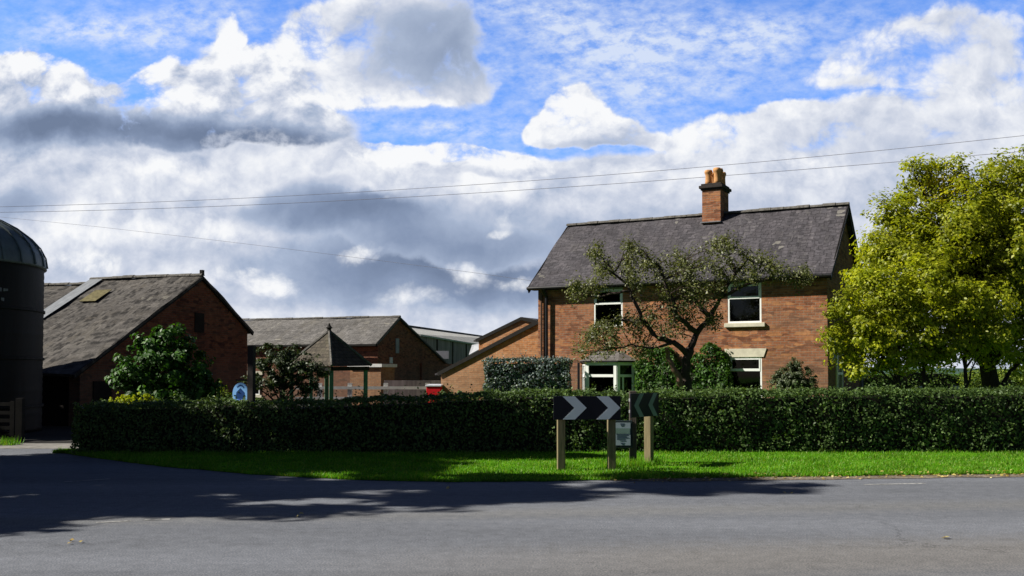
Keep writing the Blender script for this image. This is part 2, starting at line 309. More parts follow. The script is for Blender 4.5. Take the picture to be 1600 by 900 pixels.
# ------------------------------------------------------------------ mesh builder
class MB:
    def __init__(s): s.v = []; s.f = []; s.m = []
    def add(s, vs, fs):
        o = len(s.v); s.v += [tuple(p) for p in vs]; s.f += [tuple(i + o for i in f) for f in fs]; return s
    def poly(s, pts): return s.add(pts, [tuple(range(len(pts)))])
    def box(s, x0, x1, y0, y1, z0, z1):
        v = [(x, y, z) for z in (z0, z1) for y in (y0, y1) for x in (x0, x1)]
        return s.add(v, [(0, 2, 3, 1), (4, 5, 7, 6), (0, 1, 5, 4), (2, 6, 7, 3), (0, 4, 6, 2), (1, 3, 7, 5)])
    def bar(s, a, b, w, h, up=(0, 0, 1)):
        a, b = Vector(a), Vector(b); d = (b - a).normalized(); sd = d.cross(Vector(up))
        sd = sd.normalized() if sd.length > 1e-4 else Vector((1, 0, 0)); u = sd.cross(d)
        v = [p + sd * (i * w / 2) + u * (j * h / 2) for p in (a, b) for i, j in ((-1, -1), (1, -1), (1, 1), (-1, 1))]
        return s.add(v, [(0, 1, 2, 3), (7, 6, 5, 4), (0, 4, 5, 1), (1, 5, 6, 2), (2, 6, 7, 3), (3, 7, 4, 0)])
    def prism(s, pts, d):
        """closed solid: polygon pts pushed along vector d"""
        n = len(pts); d = Vector(d); P = [Vector(p) for p in pts]
        return s.add(P + [p + d for p in P], [tuple(range(n))[::-1], tuple(range(n, 2 * n))] + [(i, (i + 1) % n, (i + 1) % n + n, i + n) for i in range(n)])
    def tube(s, pts, rad, seg=7, cap=True):
        P = [Vector(p) for p in pts]; n = len(P); o = []
        t0 = None
        for i in range(n):
            t = (P[min(i + 1, n - 1)] - P[max(i - 1, 0)]).normalized()
            ref = Vector((1, 0, 0)) if abs(t.x) < 0.9 else Vector((0, 1, 0))
            a = t.cross(ref).normalized(); b = t.cross(a)
            r = rad[i] if hasattr(rad, "__len__") else rad
            o += [P[i] + (a * math.cos(2 * math.pi * k / seg) + b * math.sin(2 * math.pi * k / seg)) * r for k in range(seg)]
        f = [(i * seg + k, i * seg + (k + 1) % seg, (i + 1) * seg + (k + 1) % seg, (i + 1) * seg + k) for i in range(n - 1) for k in range(seg)]
        if cap: f += [tuple(range(seg))[::-1], tuple(range((n - 1) * seg, n * seg))]
        return s.add(o, f)
    def lathe(s, prof, seg=24, c=(0, 0, 0)):
        o = [(c[0] + r * math.cos(2 * math.pi * k / seg), c[1] + r * math.sin(2 * math.pi * k / seg), c[2] + z) for r, z in prof for k in range(seg)]
        n = len(prof)
        f = [(i * seg + k, i * seg + (k + 1) % seg, (i + 1) * seg + (k + 1) % seg, (i + 1) * seg + k) for i in range(n - 1) for k in range(seg)]
        f += [tuple(range(seg))[::-1], tuple(range((n - 1) * seg, n * seg))]
        return s.add(o, f)
    def build(s, name, mat, parent=None, smooth=False, bevel=0.0):
        me = bpy.data.meshes.new(name); me.from_pydata([tuple(p) for p in s.v], [], s.f); me.update()
        uv = me.uv_layers.new(name="UVMap")
        for p in me.polygons:
            n = p.normal
            if abs(n.z) > 0.985: t, b = Vector((1, 0, 0)), Vector((0, 1, 0))
            else:
                t = Vector((0, 0, 1)).cross(n).normalized(); b = n.cross(t)
            for li in p.loop_indices:
                co = me.vertices[me.loops[li].vertex_index].co
                uv.data[li].uv = (co.dot(t), co.dot(b))
            p.use_smooth = smooth
        me.materials.append(mat)
        o = bpy.data.objects.new(name, me); COL.objects.link(o)
        if parent: o.parent = parent
        if bevel:
            md = o.modifiers.new("edge", "BEVEL"); md.width = bevel; md.segments = 2; md.limit_method = "ANGLE"
        return o

def quads(name, V, mat, parent=None, k=4):
    n = len(V) // k
    me = bpy.data.meshes.new(name)
    me.vertices.add(len(V)); me.vertices.foreach_set("co", np.ascontiguousarray(V, np.float32).ravel())
    me.loops.add(n * k); me.loops.foreach_set("vertex_index", np.arange(n * k, dtype=np.int32))
    me.polygons.add(n); me.polygons.foreach_set("loop_start", np.arange(0, n * k, k, dtype=np.int32))
    me.update(calc_edges=True); me.validate()
    me.materials.append(mat)
    o = bpy.data.objects.new(name, me); COL.objects.link(o)
    if parent: o.parent = parent
    return o

def unit(a): return a / np.maximum(np.linalg.norm(a, axis=-1, keepdims=True), 1e-9)
def leaf_quads(P, N, size, width=0.55, fold=0.12, jit=0.35):
    """one folded leaf per point, N its rough facing"""
    n = len(P)
    N = unit(N + rng.normal(0, jit, (n, 3)))
    T = unit(np.cross(N, rng.normal(0, 1, (n, 3)))); B = np.cross(N, T)
    s = (size * rng.uniform(0.6, 1.25, n))[:, None]
    w = s * width * .5
    V = np.empty((n, 4, 3))
    V[:, 0] = P - T * s * .5; V[:, 2] = P + T * s * .5
    V[:, 1] = P + B * w + N * s * fold; V[:, 3] = P - B * w + N * s * fold
    return V.reshape(-1, 3)

# ------------------------------------------------------------------ trees
def bend(a, b, sag, k=6, wob=0.12):
    a, b = Vector(a), Vector(b); L_ = (b - a).length; out = []
    off = Vector(rng.normal(0, wob * L_ * .5, 3))
    for i in range(k + 1):
        t = i / k
        p = a.lerp(b, t) + Vector((0, 0, sag * L_ * math.sin(math.pi * t))) + off * math.sin(math.pi * t) * 0.6
        if 0 < i < k: p += Vector(rng.normal(0, wob * L_ * 0.12, 3))
        out.append(p)
    return out

def make_tree(name, label, cat, base, trunk, trad, spheres, per_sphere, leaves_per, clump_r, leaf, lmat, bmat,
              group=None, shell=(0.35, 1.05), width=0.55, up=0.5, limb_from=None, twigs=True, flat=1.0, lmb=0.45):
    """trunk: list of points (local), spheres: (x,y,z,r) local envelope the crown fills unevenly"""
    o = empty(name, base, 0, label, cat, group)
    tb = MB(); k = len(trunk)
    tb.tube(trunk, [trad * (1.25 if i == 0 else 1 - 0.45 * i / max(1, k - 1)) for i in range(k)], 9)
    P = []; NN = []
    for (x, y, z, r) in spheres:
        c = Vector((x, y, z))
        j = k - 1 if limb_from is None else min(k - 1, max(limb_from, int((z - trunk[0][2]) / max(.1, trunk[-1][2] - trunk[0][2]) * (k - 1) * .7)))
        st = Vector(trunk[j])
        lim = bend(st, c, 0.10, 6)
        r0 = min(trad * lmb * (0.6 + r * .35), trad * .6)
        tb.tube(lim, [r0 * (1 - .75 * i / 6) for i in range(7)], 6)
        n = max(3, int(per_sphere * r * r))
        for _ in range(n):
            d = unit(rng.normal(0, 1, 3)); f = rng.uniform(shell[0], shell[1]); stray = rng.uniform() < .22
            if stray: f = rng.uniform(1.0, 1.0 + .16 / max(r, .4))
            cc = np.array(c) + d * r * f * np.array([1, 1, flat])
            if twigs:
                s0 = lim[int(rng.integers(3, 7))]
                tb.tube(bend(s0, cc, 0.05, 3), [r0 * .22, r0 * .16, r0 * .1, 0.004], 4, cap=False)
            m = int(leaves_per * rng.uniform(0.5, 1.4))
            rr = clump_r * (rng.uniform(0.6, 1.4) if not stray else rng.uniform(.45, .8)); m = m if not stray else m // 2
            q = rng.normal(0, 1, (m, 3)); q = unit(q) * (rng.uniform(0, 1, (m, 1)) ** 0.5) * rr
            q[:, 2] *= 0.75
            P.append(cc + q); NN.append(unit(q) * .5 + d * 0.5 + np.array([0, 0, up]))
    tb.build("trunk", bmat, o, smooth=True)
    quads("crown", leaf_quads(np.concatenate(P), np.concatenate(NN), leaf, width), lmat, o)
    return o

def sph(base, Y, lst, depth=1.0):
    """envelope spheres from picture estimates, given their own distances round Y"""
    out = []
    for e in lst:
        px, py, r = e[:3]; dy = e[3] if len(e) > 3 else 0.0
        p = at(px, py, Y + dy)
        out.append((p.x - base[0], p.y - base[1], p.z - base[2], r / F * (Y + dy)))
    return out

def hedge_leaves(x0, x1, y0, y1, top, per_m2, leaf, lump=0.07, seed=0.0, sides=True):
    """leaf points over front, top, back and ends of a clipped hedge; top(x) is its height"""
    P = []; N = []
    def put(n, fn):
        u = rng.uniform(0, 1, (n, 2)); p, nn = fn(u); P.append(p); N.append(np.tile(nn, (n, 1)))
    Lx = x1 - x0; H = float(np.mean(top(np.linspace(x0, x1, 20)))); D = y1 - y0
    def front(u, y, s):
        x = x0 + u[:, 0] * Lx; return np.stack([x, np.full_like(x, y), u[:, 1] * top(x)], 1), np.array([0, s, .25])
    put(int(per_m2 * Lx * H), lambda u: front(u, y0, -1)); put(int(per_m2 * Lx * H * .4), lambda u: front(u, y1, 1))
    def tp(u):
        x = x0 + u[:, 0] * Lx; return np.stack([x, y0 + u[:, 1] * D, top(x)], 1), np.array([0, -.1, 1.0])
    put(int(per_m2 * Lx * D), tp)
    for xe, s in ((x0, -1), (x1, 1)):
        def en(u, xe=xe, s=s):
            h = float(top(np.array([xe]))[0]); return np.stack([np.full(len(u), xe), y0 + u[:, 0] * D, u[:, 1] * h], 1), np.array([s, 0, .25])
        put(int(per_m2 * D * H), en)
    P = np.concatenate(P); N = np.concatenate(N)
    d = np.array([mnoise.noise(Vector((p[0] * 1.7 + seed, p[1] * 1.7, p[2] * 2.3))) + .6 * mnoise.noise(Vector((p[0] * 5 + seed, p[1] * 5, p[2] * 5))) for p in P])
    P = P + unit(N) * (d[:, None] * lump - rng.exponential(.035, (len(P), 1)) + .02)
    P[:, 2] = np.maximum(P[:, 2], 0.02)
    return P, N

def make_hedge(name, label, cat, loc, rz, x0, x1, y0, y1, top, per_m2, leaf, mat, lump=0.07, seed=0.0, sprigs=0, group=None, core=0.09):
    o = empty(name, loc, rz, label, cat, group)
    P, N = hedge_leaves(x0, x1, y0, y1, top, per_m2, leaf, lump, seed)
    if sprigs:
        xs = rng.uniform(x0, x1, sprigs); hs = rng.exponential(.05, sprigs)
        for x, h in zip(xs, hs):
            m = 5; y = rng.uniform(y0, y1)
            q = np.stack([x + rng.normal(0, .02, m), y + rng.normal(0, .02, m), float(top(np.array([x]))[0]) + np.linspace(0, h + .02, m)], 1)
            P = np.concatenate([P, q]); N = np.concatenate([N, np.tile([0, -.6, .6], (m, 1))])
    quads("foliage", leaf_quads(P, N, leaf, .6, .12, .55), mat, o)
    b = MB(); n = max(2, int((x1 - x0) / .5)); xs = np.linspace(x0 + core, x1 - core, n); hs = top(xs)
    v = []
    for x, h in zip(xs, hs): v += [(x, y0 + core, 0.0), (x, y0 + core, h - core * 1.2), (x, y1 - core, h - core * 1.2), (x, y1 - core, 0.0)]
    f = [(4 * i + k, 4 * i + k + 1, 4 * i + k + 5, 4 * i + k + 4) for i in range(n - 1) for k in range(3)] + [(0, 3, 2, 1), (4 * n - 4, 4 * n - 3, 4 * n - 2, 4 * n - 1)]
    b.add(v, f); b.build("branches", M["twig"], o)
    return o

# ------------------------------------------------------------------ buildings
def holed_wall(mb, x0, x1, z0, z1, y, holes, depth=0.11):
    """front wall in the plane y, facing -y, with real openings (x0,x1,z0,z1) and their reveals"""
    xs = sorted({x0, x1, *[h[0] for h in holes], *[h[1] for h in holes]}); zs = sorted({z0, z1, *[h[2] for h in holes], *[h[3] for h in holes]})
    for a, b in zip(xs, xs[1:]):
        for c, d in zip(zs, zs[1:]):
            mx, mz = (a + b) / 2, (c + d) / 2
            if any(h[0] < mx < h[1] and h[2] < mz < h[3] for h in holes): continue
            mb.poly([(a, y, c), (b, y, c), (b, y, d), (a, y, d)])
    for a, b, c, d in holes:
        mb.poly([(a, y, c), (a, y + depth, c), (b, y + depth, c), (b, y, c)])
        mb.poly([(a, y, d), (b, y, d), (b, y + depth, d), (a, y + depth, d)])
        mb.poly([(a, y, c), (a, y, d), (a, y + depth, d), (a, y + depth, c)])
        mb.poly([(b, y, c), (b, y + depth, c), (b, y + depth, d), (b, y, d)])

def roof_plane(mb, x0, x1, ye, ze, yr, zr, th=0.07, nx=24, ny=8, jit=0.012, seed=0.0):
    """one pitch as a slab from eave (ye,ze) to ridge (yr,zr), slightly uneven"""
    top = []; d = Vector((0, yr - ye, zr - ze)).normalized(); n = Vector((0, -d.z, d.y)) if yr > ye else Vector((0, d.z, -d.y))
    if n.z < 0: n = -n
    for j in range(ny + 1):
        for i in range(nx + 1):
            x = x0 + (x1 - x0) * i / nx; t = j / ny
            w = mnoise.noise(Vector((x * .45 + seed, t * 2.3, seed))) * jit * 2 + mnoise.noise(Vector((x * 2.6 + seed, t * 7, seed + 3))) * jit
            p = Vector((x, ye + (yr - ye) * t, ze + (zr - ze) * t)) + n * w
            top.append(p)
    N_ = (nx + 1) * (ny + 1); bot = [p - n * th for p in top]
    idx = lambda i, j: j * (nx + 1) + i
    f = []
    flip = yr < ye
    for j in range(ny):
        for i in range(nx):
            q = (idx(i, j), idx(i + 1, j), idx(i + 1, j + 1), idx(i, j + 1))
            q2 = tuple(k + N_ for k in q[::-1])
            f += [q[::-1] if flip else q, q2[::-1] if flip else q2]
    rim = [idx(i, 0) for i in range(nx + 1)] + [idx(nx, j) for j in range(1, ny + 1)] + [idx(i, ny) for i in range(nx - 1, -1, -1)] + [idx(0, j) for j in range(ny - 1, 0, -1)]
    for a, b in zip(rim, rim[1:] + rim[:1]):
        f.append((a, b, b + N_, a + N_) if flip else (b, a, a + N_, b + N_))
    mb.add(top + bot, f)

def ridge_tiles(mb, x0, x1, y, z, step=0.45, r=0.10, seed=1.0):
    n = max(1, int((x1 - x0) / step)); st = (x1 - x0) / n
    for i in range(n):
        a = x0 + i * st; b = a + st * 0.97; w = mnoise.noise(Vector((a * .5, seed, 0))) * .02
        rr = r * random.uniform(.86, 1.16)
        prof = [(math.cos(t) * rr, math.sin(t) * rr * .8) for t in [math.pi * k / 6 for k in range(7)]]
        v = [(x, y + p[0], z + w + p[1] - .03) for x in (a, b) for p in prof]
        mb.add(v, [(k, k + 1, k + 8, k + 7) for k in range(6)] + [tuple(range(7))[::-1], tuple(range(7, 14)), (0, 7, 13, 6)])

def on_plane(px, py, org, rz, y0):
    """photo pixel -> local (x, z) on the vertical plane local y = y0 of a frame"""
    d = ray(px, py); c, s = math.cos(rz), math.sin(rz)
    n = Vector((-s, c, 0)); o = Vector(org) + n * y0; e = Vector((0, 0, EYE))
    t = (o - e).dot(n) / d.dot(n); p = e + d * t; q = p - Vector(org)
    return q.x * c + q.y * s, p.z

def make_window(parent, x0, x1, z0, z1, y, transom=None, frame=0.06, bar=0.055, mat=None, mull=None):
    mat = mat or M["white"]; mb = MB()
    fy0, fy1 = y, y + .06
    mb.box(x0, x0 + frame, fy0, fy1, z0, z1); mb.box(x1 - frame, x1, fy0, fy1, z0, z1)
    mb.box(x0 + frame, x1 - frame, fy0, fy1, z0, z0 + frame); mb.box(x0 + frame, x1 - frame, fy0, fy1, z1 - frame, z1)
    if transom is not None:
        mb.box(x0 + frame, x1 - frame, fy0 - .012, fy1 - .012, transom - bar, transom + bar)
        # casement of the upper light
        a, b, c, d = x0 + frame, x1 - frame, transom + bar, z1 - frame
        mb.box(a, a + .035, fy0 - .012, fy1 - .012, c, d); mb.box(b - .035, b, fy0 - .012, fy1 - .012, c, d); mb.box(a + .035, b - .035, fy0 - .012, fy1 - .012, d - .03, d)
    if mull is not None: mb.box(mull - .025, mull + .025, fy0 + .002, fy1, z0 + frame, (transom - bar) if transom else z1 - frame)
    w = mb.build("window", mat, parent, bevel=.006)
    MB().box(x0 + frame - .01, x1 - frame + .01, fy0 + .03, fy0 + .036, z0 + frame - .01, z1 - frame + .01).build("pane", M["glass"], w)
    return w

# ================================================================== GROUND
def sheet(name, pts, mat, kind="structure", label=None):
    o = MB().poly(pts).build(name, mat); return tag(o, label, None, None, kind)
sheet("ground", [(-4000, -200, -.03), (4000, -200, -.03), (4000, 6000, -.03), (-4000, 6000, -.03)], M["field"], label="green farmland stretching to the horizon")
sheet("road", [(-70, -30, 0), (70, -30, 0), (70, 15.9, 0), (-5, 17.2, 0), (-8.4, 20.6, 0), (-8.4, 21.15, 0), (-70, 21.15, 0)], M["asphalt"], label="worn grey asphalt road crossing the foreground")
sheet("farm_yard", [(-70, 21.15, -.004), (-8.0, 21.15, -.004), (-8.0, 20.4, -.004), (-5.5, 20.4, -.004), (-3, 70, -.004), (-70, 70, -.004)], M["yard"], label="dark worn surface of the farm yard")
sheet("farm_track", [(-70, 21.16, .004), (-8.2, 21.16, .004), (-8.2, 22.7, .004), (-70, 22.7, .004)], M["track"], label="pale concrete strip at the farm entrance")
# low rise on the horizon
hb = MB(); n = 60
xs = [-2500 + 5000 * i / n for i in range(n + 1)]
v = []
for x in xs:
    h = 9 + 9 * mnoise.noise(Vector((x * .0017, 2.2, 0))) + 5 * mnoise.noise(Vector((x * .006, 5, 0)))
    v += [(x, 2100, -1), (x, 2400, max(3, h) + 2), (x, 2900, -1)]
hb.add(v, [(3 * i + k, 3 * i + k + 3, 3 * i + k + 4, 3 * i + k + 1) for i in range(n) for k in range(2)])
tag(hb.build("hills", M["hill"], smooth=True), "low blue green rise on the horizon", None, None, "structure")

# verge: front edge traced on the ground
edge_px = [(92, 707), (150, 716), (250, 729), (400, 742), (550, 750), (700, 753.5), (850, 752.5), (1000, 749), (1200, 746), (1400, 743.5), (1600, 741), (1800, 739)]
edge = [gr(x, y) for x, y in edge_px]
ex = np.array([p.x for p in edge]); ey = np.array([p.y for p in edge])
def vfront(x): return np.interp(x, ex, ey)
def vnoise(x): return 0.05 * mnoise.noise(Vector((x * 3, 0, 0))) + 0.07 * mnoise.noise(Vector((x * .9, 4, 0)))
vb = MB(); nx = 140; ny = 7; X0, X1 = float(ex[0]), float(ex[-1]); BACK = 20.4
vv = []
for i in range(nx + 1):
    x = X0 + (X1 - X0) * i / nx; f0 = float(vfront(x)) + vnoise(x)
    for j in range(ny + 1):
        t = (j / ny) ** 1.4; y = f0 + (BACK - f0) * t
        z = 0.004 if j == 0 else 0.03 + .03 * mnoise.noise(Vector((x * .6, y * .6, 0))) + .03 * t
        vv.append((x, y, z))
vb.add(vv, [(i * (ny + 1) + j, (i + 1) * (ny + 1) + j, (i + 1) * (ny + 1) + j + 1, i * (ny + 1) + j + 1) for i in range(nx) for j in range(ny)])
tag(vb.build("verge", M["soil"], smooth=True), "mown turf verge between road and hedge", None, None, "structure")

def grass_blades(n, hmean, sel=None, edge_only=False):
    x = rng.uniform(X0, min(X1, 12.5), n)
    f0 = vfront(x) + np.array([vnoise(a) for a in x])
    y = f0 + (rng.uniform(0, 1, n) ** (1.0 if not edge_only else 4)) * (19.9 - f0) - .01
    dens = np.array([mnoise.noise(Vector((a * 1.3, b * 1.3, 3))) for a, b in zip(x, y)])
    h = hmean * rng.uniform(.5, 1.5, n) * (1 + .5 * dens)
    tall = np.clip((y - 19.1) / .5, 0, 1); h *= 1 + 1.3 * tall * rng.uniform(0, 1, n)
    t = np.clip((y - f0) / (BACK - f0), 0, 1); z = .022 + .03 * t - .015 * (t < .03)
    a = rng.uniform(0, 2 * np.pi, n); w = rng.uniform(.006, .013, n)
    lean = rng.normal(0, .35, (n, 2)) * h[:, None]
    V = np.empty((n, 3, 3))
    V[:, 0] = np.stack([x - np.cos(a) * w, y - np.sin(a) * w, z], 1)
    V[:, 1] = np.stack([x + np.cos(a) * w, y + np.sin(a) * w, z], 1)
    V[:, 2] = np.stack([x + lean[:, 0], y + lean[:, 1], z + h], 1)
    return V.reshape(-1, 3)
G = np.concatenate([grass_blades(110000, .034), grass_blades(12000, .055, edge_only=True)])
# tufts round the posts of the signs
tx = [(878, 734), (958, 735), (988, 728), (1018, 728), (975, 732), (1000, 733), (985, 734)]
for px, py in tx:
    p = gr(px, py); m = 420
    q = rng.normal(0, 1, (m, 2)) * (.17, .12); h = rng.uniform(.05, .20, m) * np.exp(-(q ** 2).sum(1) / .06)
    a = rng.uniform(0, 6.28, m); w = rng.uniform(.005, .01, m); ln = rng.normal(0, .3, (m, 2)) * h[:, None]
    V = np.empty((m, 3, 3)); x = p.x + q[:, 0]; y = p.y + q[:, 1]; z = np.full(m, .025)
    V[:, 0] = np.stack([x - np.cos(a) * w, y - np.sin(a) * w, z], 1); V[:, 1] = np.stack([x + np.cos(a) * w, y + np.sin(a) * w, z], 1)
    V[:, 2] = np.stack([x + ln[:, 0], y + ln[:, 1], z + h + .02], 1); G = np.concatenate([G, V.reshape(-1, 3)])
tag(quads("grass", G, L["grass"], k=3), "short bright green grass blades of the verge", None, None, "stuff")
# gravelly margin on the right and the worn lines
gp = []
for px in range(930, 1790, 20):
    x, y = gr(px, np.interp(px, [p[0] for p in edge_px], [p[1] for p in edge_px])).xy
    gp.append((x, y))
mb = MB(); v = []
for k, (x, y) in enumerate(gp):
    w = min(1, k / 6) * (.42 + .16 * mnoise.noise(Vector((x * 1.4, 1, 0))))
    v += [(x, y + .25, .006), (x, y - w, .006)]
mb.add(v, [(2 * i, 2 * i + 1, 2 * i + 3, 2 * i + 2) for i in range(len(gp) - 1)])
tag(mb.build("gravel_margin", M["gravel"]), "strip of grit along the verge edge", None, None, "structure")
def line(px0, py0, px1, py1, w):
    a, b = gr(px0, py0), gr(px1, py1); d = (b - a).normalized(); s = Vector((-d.y, d.x, 0)) * w / 2; m = 14; vv = []
    for i in range(m + 1):
        p = a.lerp(b, i / m); j = 1 + .35 * mnoise.noise(p * 3)
        vv += [tuple(p + s * j + Vector((0, 0, .004))), tuple(p - s * j + Vector((0, 0, .004)))]
    o = MB().add(vv, [(2 * i + 1, 2 * i + 3, 2 * i + 2, 2 * i) for i in range(m)]).build("road_marking", M["paintline"])
    tag(o, "worn white line painted on the asphalt", None, "worn white road lines", "structure")
line(226, 812.5, 266, 811.5, .09); line(150, 817, 205, 814, .05); line(1350, 757.5, 1445, 755.5, .07); line(905, 776, 960, 774.5, .06); line(100, 753, 172, 748.5, .05)
# fallen leaves
m = 420; x = rng.uniform(1.5, 11, m); y = vfront(x) + rng.normal(-.12, .16, m)
P = np.stack([x, y, np.full(m, .05)], 1); P[y < vfront(x), 2] = .018
ep = [gr(a, b, .015) for a, b in ((117, 844), (124, 845), (468, 806), (472, 803), (1232, 770), (1484, 840), (700, 762), (1141, 752), (1100, 744), (1150, 741))]
P = np.concatenate([P, np.array([tuple(p) for p in ep for _ in (0, 1)])])
P[-len(ep) * 2:, :2] += rng.normal(0, .03, (len(ep) * 2, 2))
tag(quads("fallen_leaves", leaf_quads(P, np.tile([0, 0, 1.], (len(P), 1)), .06, .7, .1, .3), L["fallen"]), "dry fallen leaves along the verge edge", None, None, "stuff")

# ================================================================== HOUSE
HR = R(-28); HO = at(841, 583, 34.6); HO.z = 0; W = 9.75; D = 6.0; EZ = 4.74; RZ = 7.10
hl = lambda px, py, y=0.0: on_plane(px, py, HO, HR, y)
house = empty("brick_house", HO, HR, "two storey brick farmhouse with dark slate roof and white windows", "house")
def rect(px0, py0, px1, py1):
    (a, d), (b, c) = hl(px0, py0), hl(px1, py1); return [a, b, c, d]
w_ur = rect(1137, 444, 1190, 504); w_ul = rect(928, 453, 973, 510); w_lr = rect(1139, 558, 1191, 624)
w_lr[2] = .75
bx0, bx1 = hl(916, 590)[0] + .1, hl(975, 590)[0] - .05
wall = MB()
holed_wall(wall, 0, W, 0, EZ, 0, [w_ur, w_ul, w_lr, [bx0, bx1, .7, 2.0]])
wall.poly([(W, 0, 0), (W, D, 0), (W, D, EZ), (W, D / 2, RZ - .06), (W, 0, EZ)])
wall.poly([(0, 0, 0), (0, 0, EZ), (0, D / 2, RZ - .06), (0, D, EZ), (0, D, 0)])
wall.poly([(0, D, 0), (0, D, EZ), (W, D, EZ), (W, D, 0)])
wall.build("wall", M["house_brick"], house)
MB().box(.05, W - .05, .3, D - .05, 2.45, 2.6).box(.05, W - .05, .3, D - .05, .02, .1).build("floor", M["oldwood"], house)
sl = (RZ - EZ) / (D / 2)
rb = MB()
roof_plane(rb, -.26, W + .2, -.30, EZ - .30 * sl + .07, D / 2, RZ + .05, .06, 60, 14, .020, 1.0)
roof_plane(rb, -.26, W + .2, D + .30, EZ - .30 * sl + .07, D / 2, RZ + .05, .06, 60, 14, .020, 2.0)
roof = rb.build("roof", M["slate"], house)
rt = MB(); ridge_tiles(rt, -.26, W + .2, D / 2, RZ + .07, .42, .12); rt.build("ridge_tile", M["ridge"], roof, smooth=False)
# bargeboards and dark gable fascia
for x in (-.24, W + .16):
    for ye in (-.30, D + .30): MB().bar((x, ye, EZ - .30 * sl - .05), (x, D / 2, RZ - .07), .03, .2).build("bargeboard", M["fascia"], roof)
MB().bar((-.2, -.055, EZ - .12), (W + .15, -.055, EZ - .12), .11, .2).build("eaves_board", M["fascia"], house)
MB().box(-.15, W + .12, -.27, -.003, EZ - .27, EZ - .23).build("soffit", M["fascia"], house)
gt = MB(); gt.tube([(-.26, -.34, EZ - .21), (W + .2, -.34, EZ - .21)], .055, 8); gt.build("gutter", M["black"], house)
# chimney
cx0 = on_plane(1097, 330, HO, HR, D / 2 - .5)[0]; cx1 = on_plane(1126, 330, HO, HR, D / 2 - .5)[0]
ctop = on_plane(1110, 294, HO, HR, D / 2 - .5)[1]
cw = cx1 - cx0; cy0, cy1 = D / 2 - .5, D / 2 + .5
ch = MB(); ch.box(cx0, cx1, cy0, cy1, RZ - .7, ctop - .06).build("chimney", M["house_brick"], roof, bevel=.01)
chp = bpy.context.scene.objects  # noqa
cap = MB(); cap.box(cx0 - .04, cx1 + .04, cy0 - .04, cy1 + .04, ctop - .06, ctop + .0); cap.box(cx0 - .09, cx1 + .09, cy0 - .09, cy1 + .09, ctop, ctop + .10)
cap.box(cx0 - .03, cx1 + .03, cy0 - .03, cy1 + .03, ctop + .10, ctop + .17); cap.build("chimney_cap", M["darkpost"], roof, bevel=.015)
MB().bar((cx0 - .03, cy0 - .06, RZ - .5 * sl + .10), (cx1 + .03, cy0 - .06, RZ - .5 * sl + .10), .16, .025).build("flashing", M["sheet"], roof)
for i, (fx, fy, hh) in enumerate(((.27, .2, .50), (.73, .2, .55), (.3, .62, .48), (.75, .8, .50), (.72, .5, .58))):
    pm = MB(); rr = .125
    pm.lathe([(rr * 1.05, 0), (rr * .92, .1), (rr * .85, hh * .6), (rr * .98, hh * .75), (rr * 1.12, hh * .8), (rr * 1.12, hh * .9), (rr * .95, hh), (rr * .7, hh), (rr * .7, hh - .1)], 14, (cx0 + cw * fx, cy0 + (cy1 - cy0) * fy, ctop + .17))
    pm.build("chimney_pot", M["pot"], roof, smooth=True)
# windows
def win(r, tz_px, lint=None, sill=True, lab=None):
    w = make_window(house, r[0], r[1], r[2], r[3], .004, tz_px, .055, .04)
    if lab: w["label"] = lab
    if sill: MB().box(r[0] - .1, r[1] + .12, -.09, .003, r[2] - .13, r[2] - .002).build("sill", M["stone"], house, bevel=.012)
    return w
win(w_ur, hl(1163, 465)[1]); win(w_ul, hl(950, 474)[1], sill=False); win(w_lr, hl(1163, 578)[1])
for r, mt, hh in ((w_ur, M["greystone"], .22), (w_ul, M["greystone"], .2)):
    MB().box(r[0] - .02, r[1] + .02, -.012, .1, r[3], r[3] + hh).build("lintel", mt, house)
a0, zt = hl(1132, 545); a1, _ = hl(1198, 545); zb = w_lr[3]
MB().prism([(w_lr[0] - .06, -.03, zb), (w_lr[1] + .06, -.03, zb), (a1, -.03, zt), (a0, -.03, zt)], (0, .1, 0)).build("lintel", M["stone"], house)
# ornament on the upper sill
MB().lathe([(.03, 0), (.045, .05), (.025, .09), (.035, .14), (.01, .17)], 10, ((w_ur[0] + w_ur[1]) / 2, .28, w_ur[2] + .22)).box((w_ur[0] + w_ur[1]) / 2 - .25, (w_ur[0] + w_ur[1]) / 2 + .25, .2, .36, w_ur[2] + .17, w_ur[2] + .21).build("ornament", M["sheet"], house)
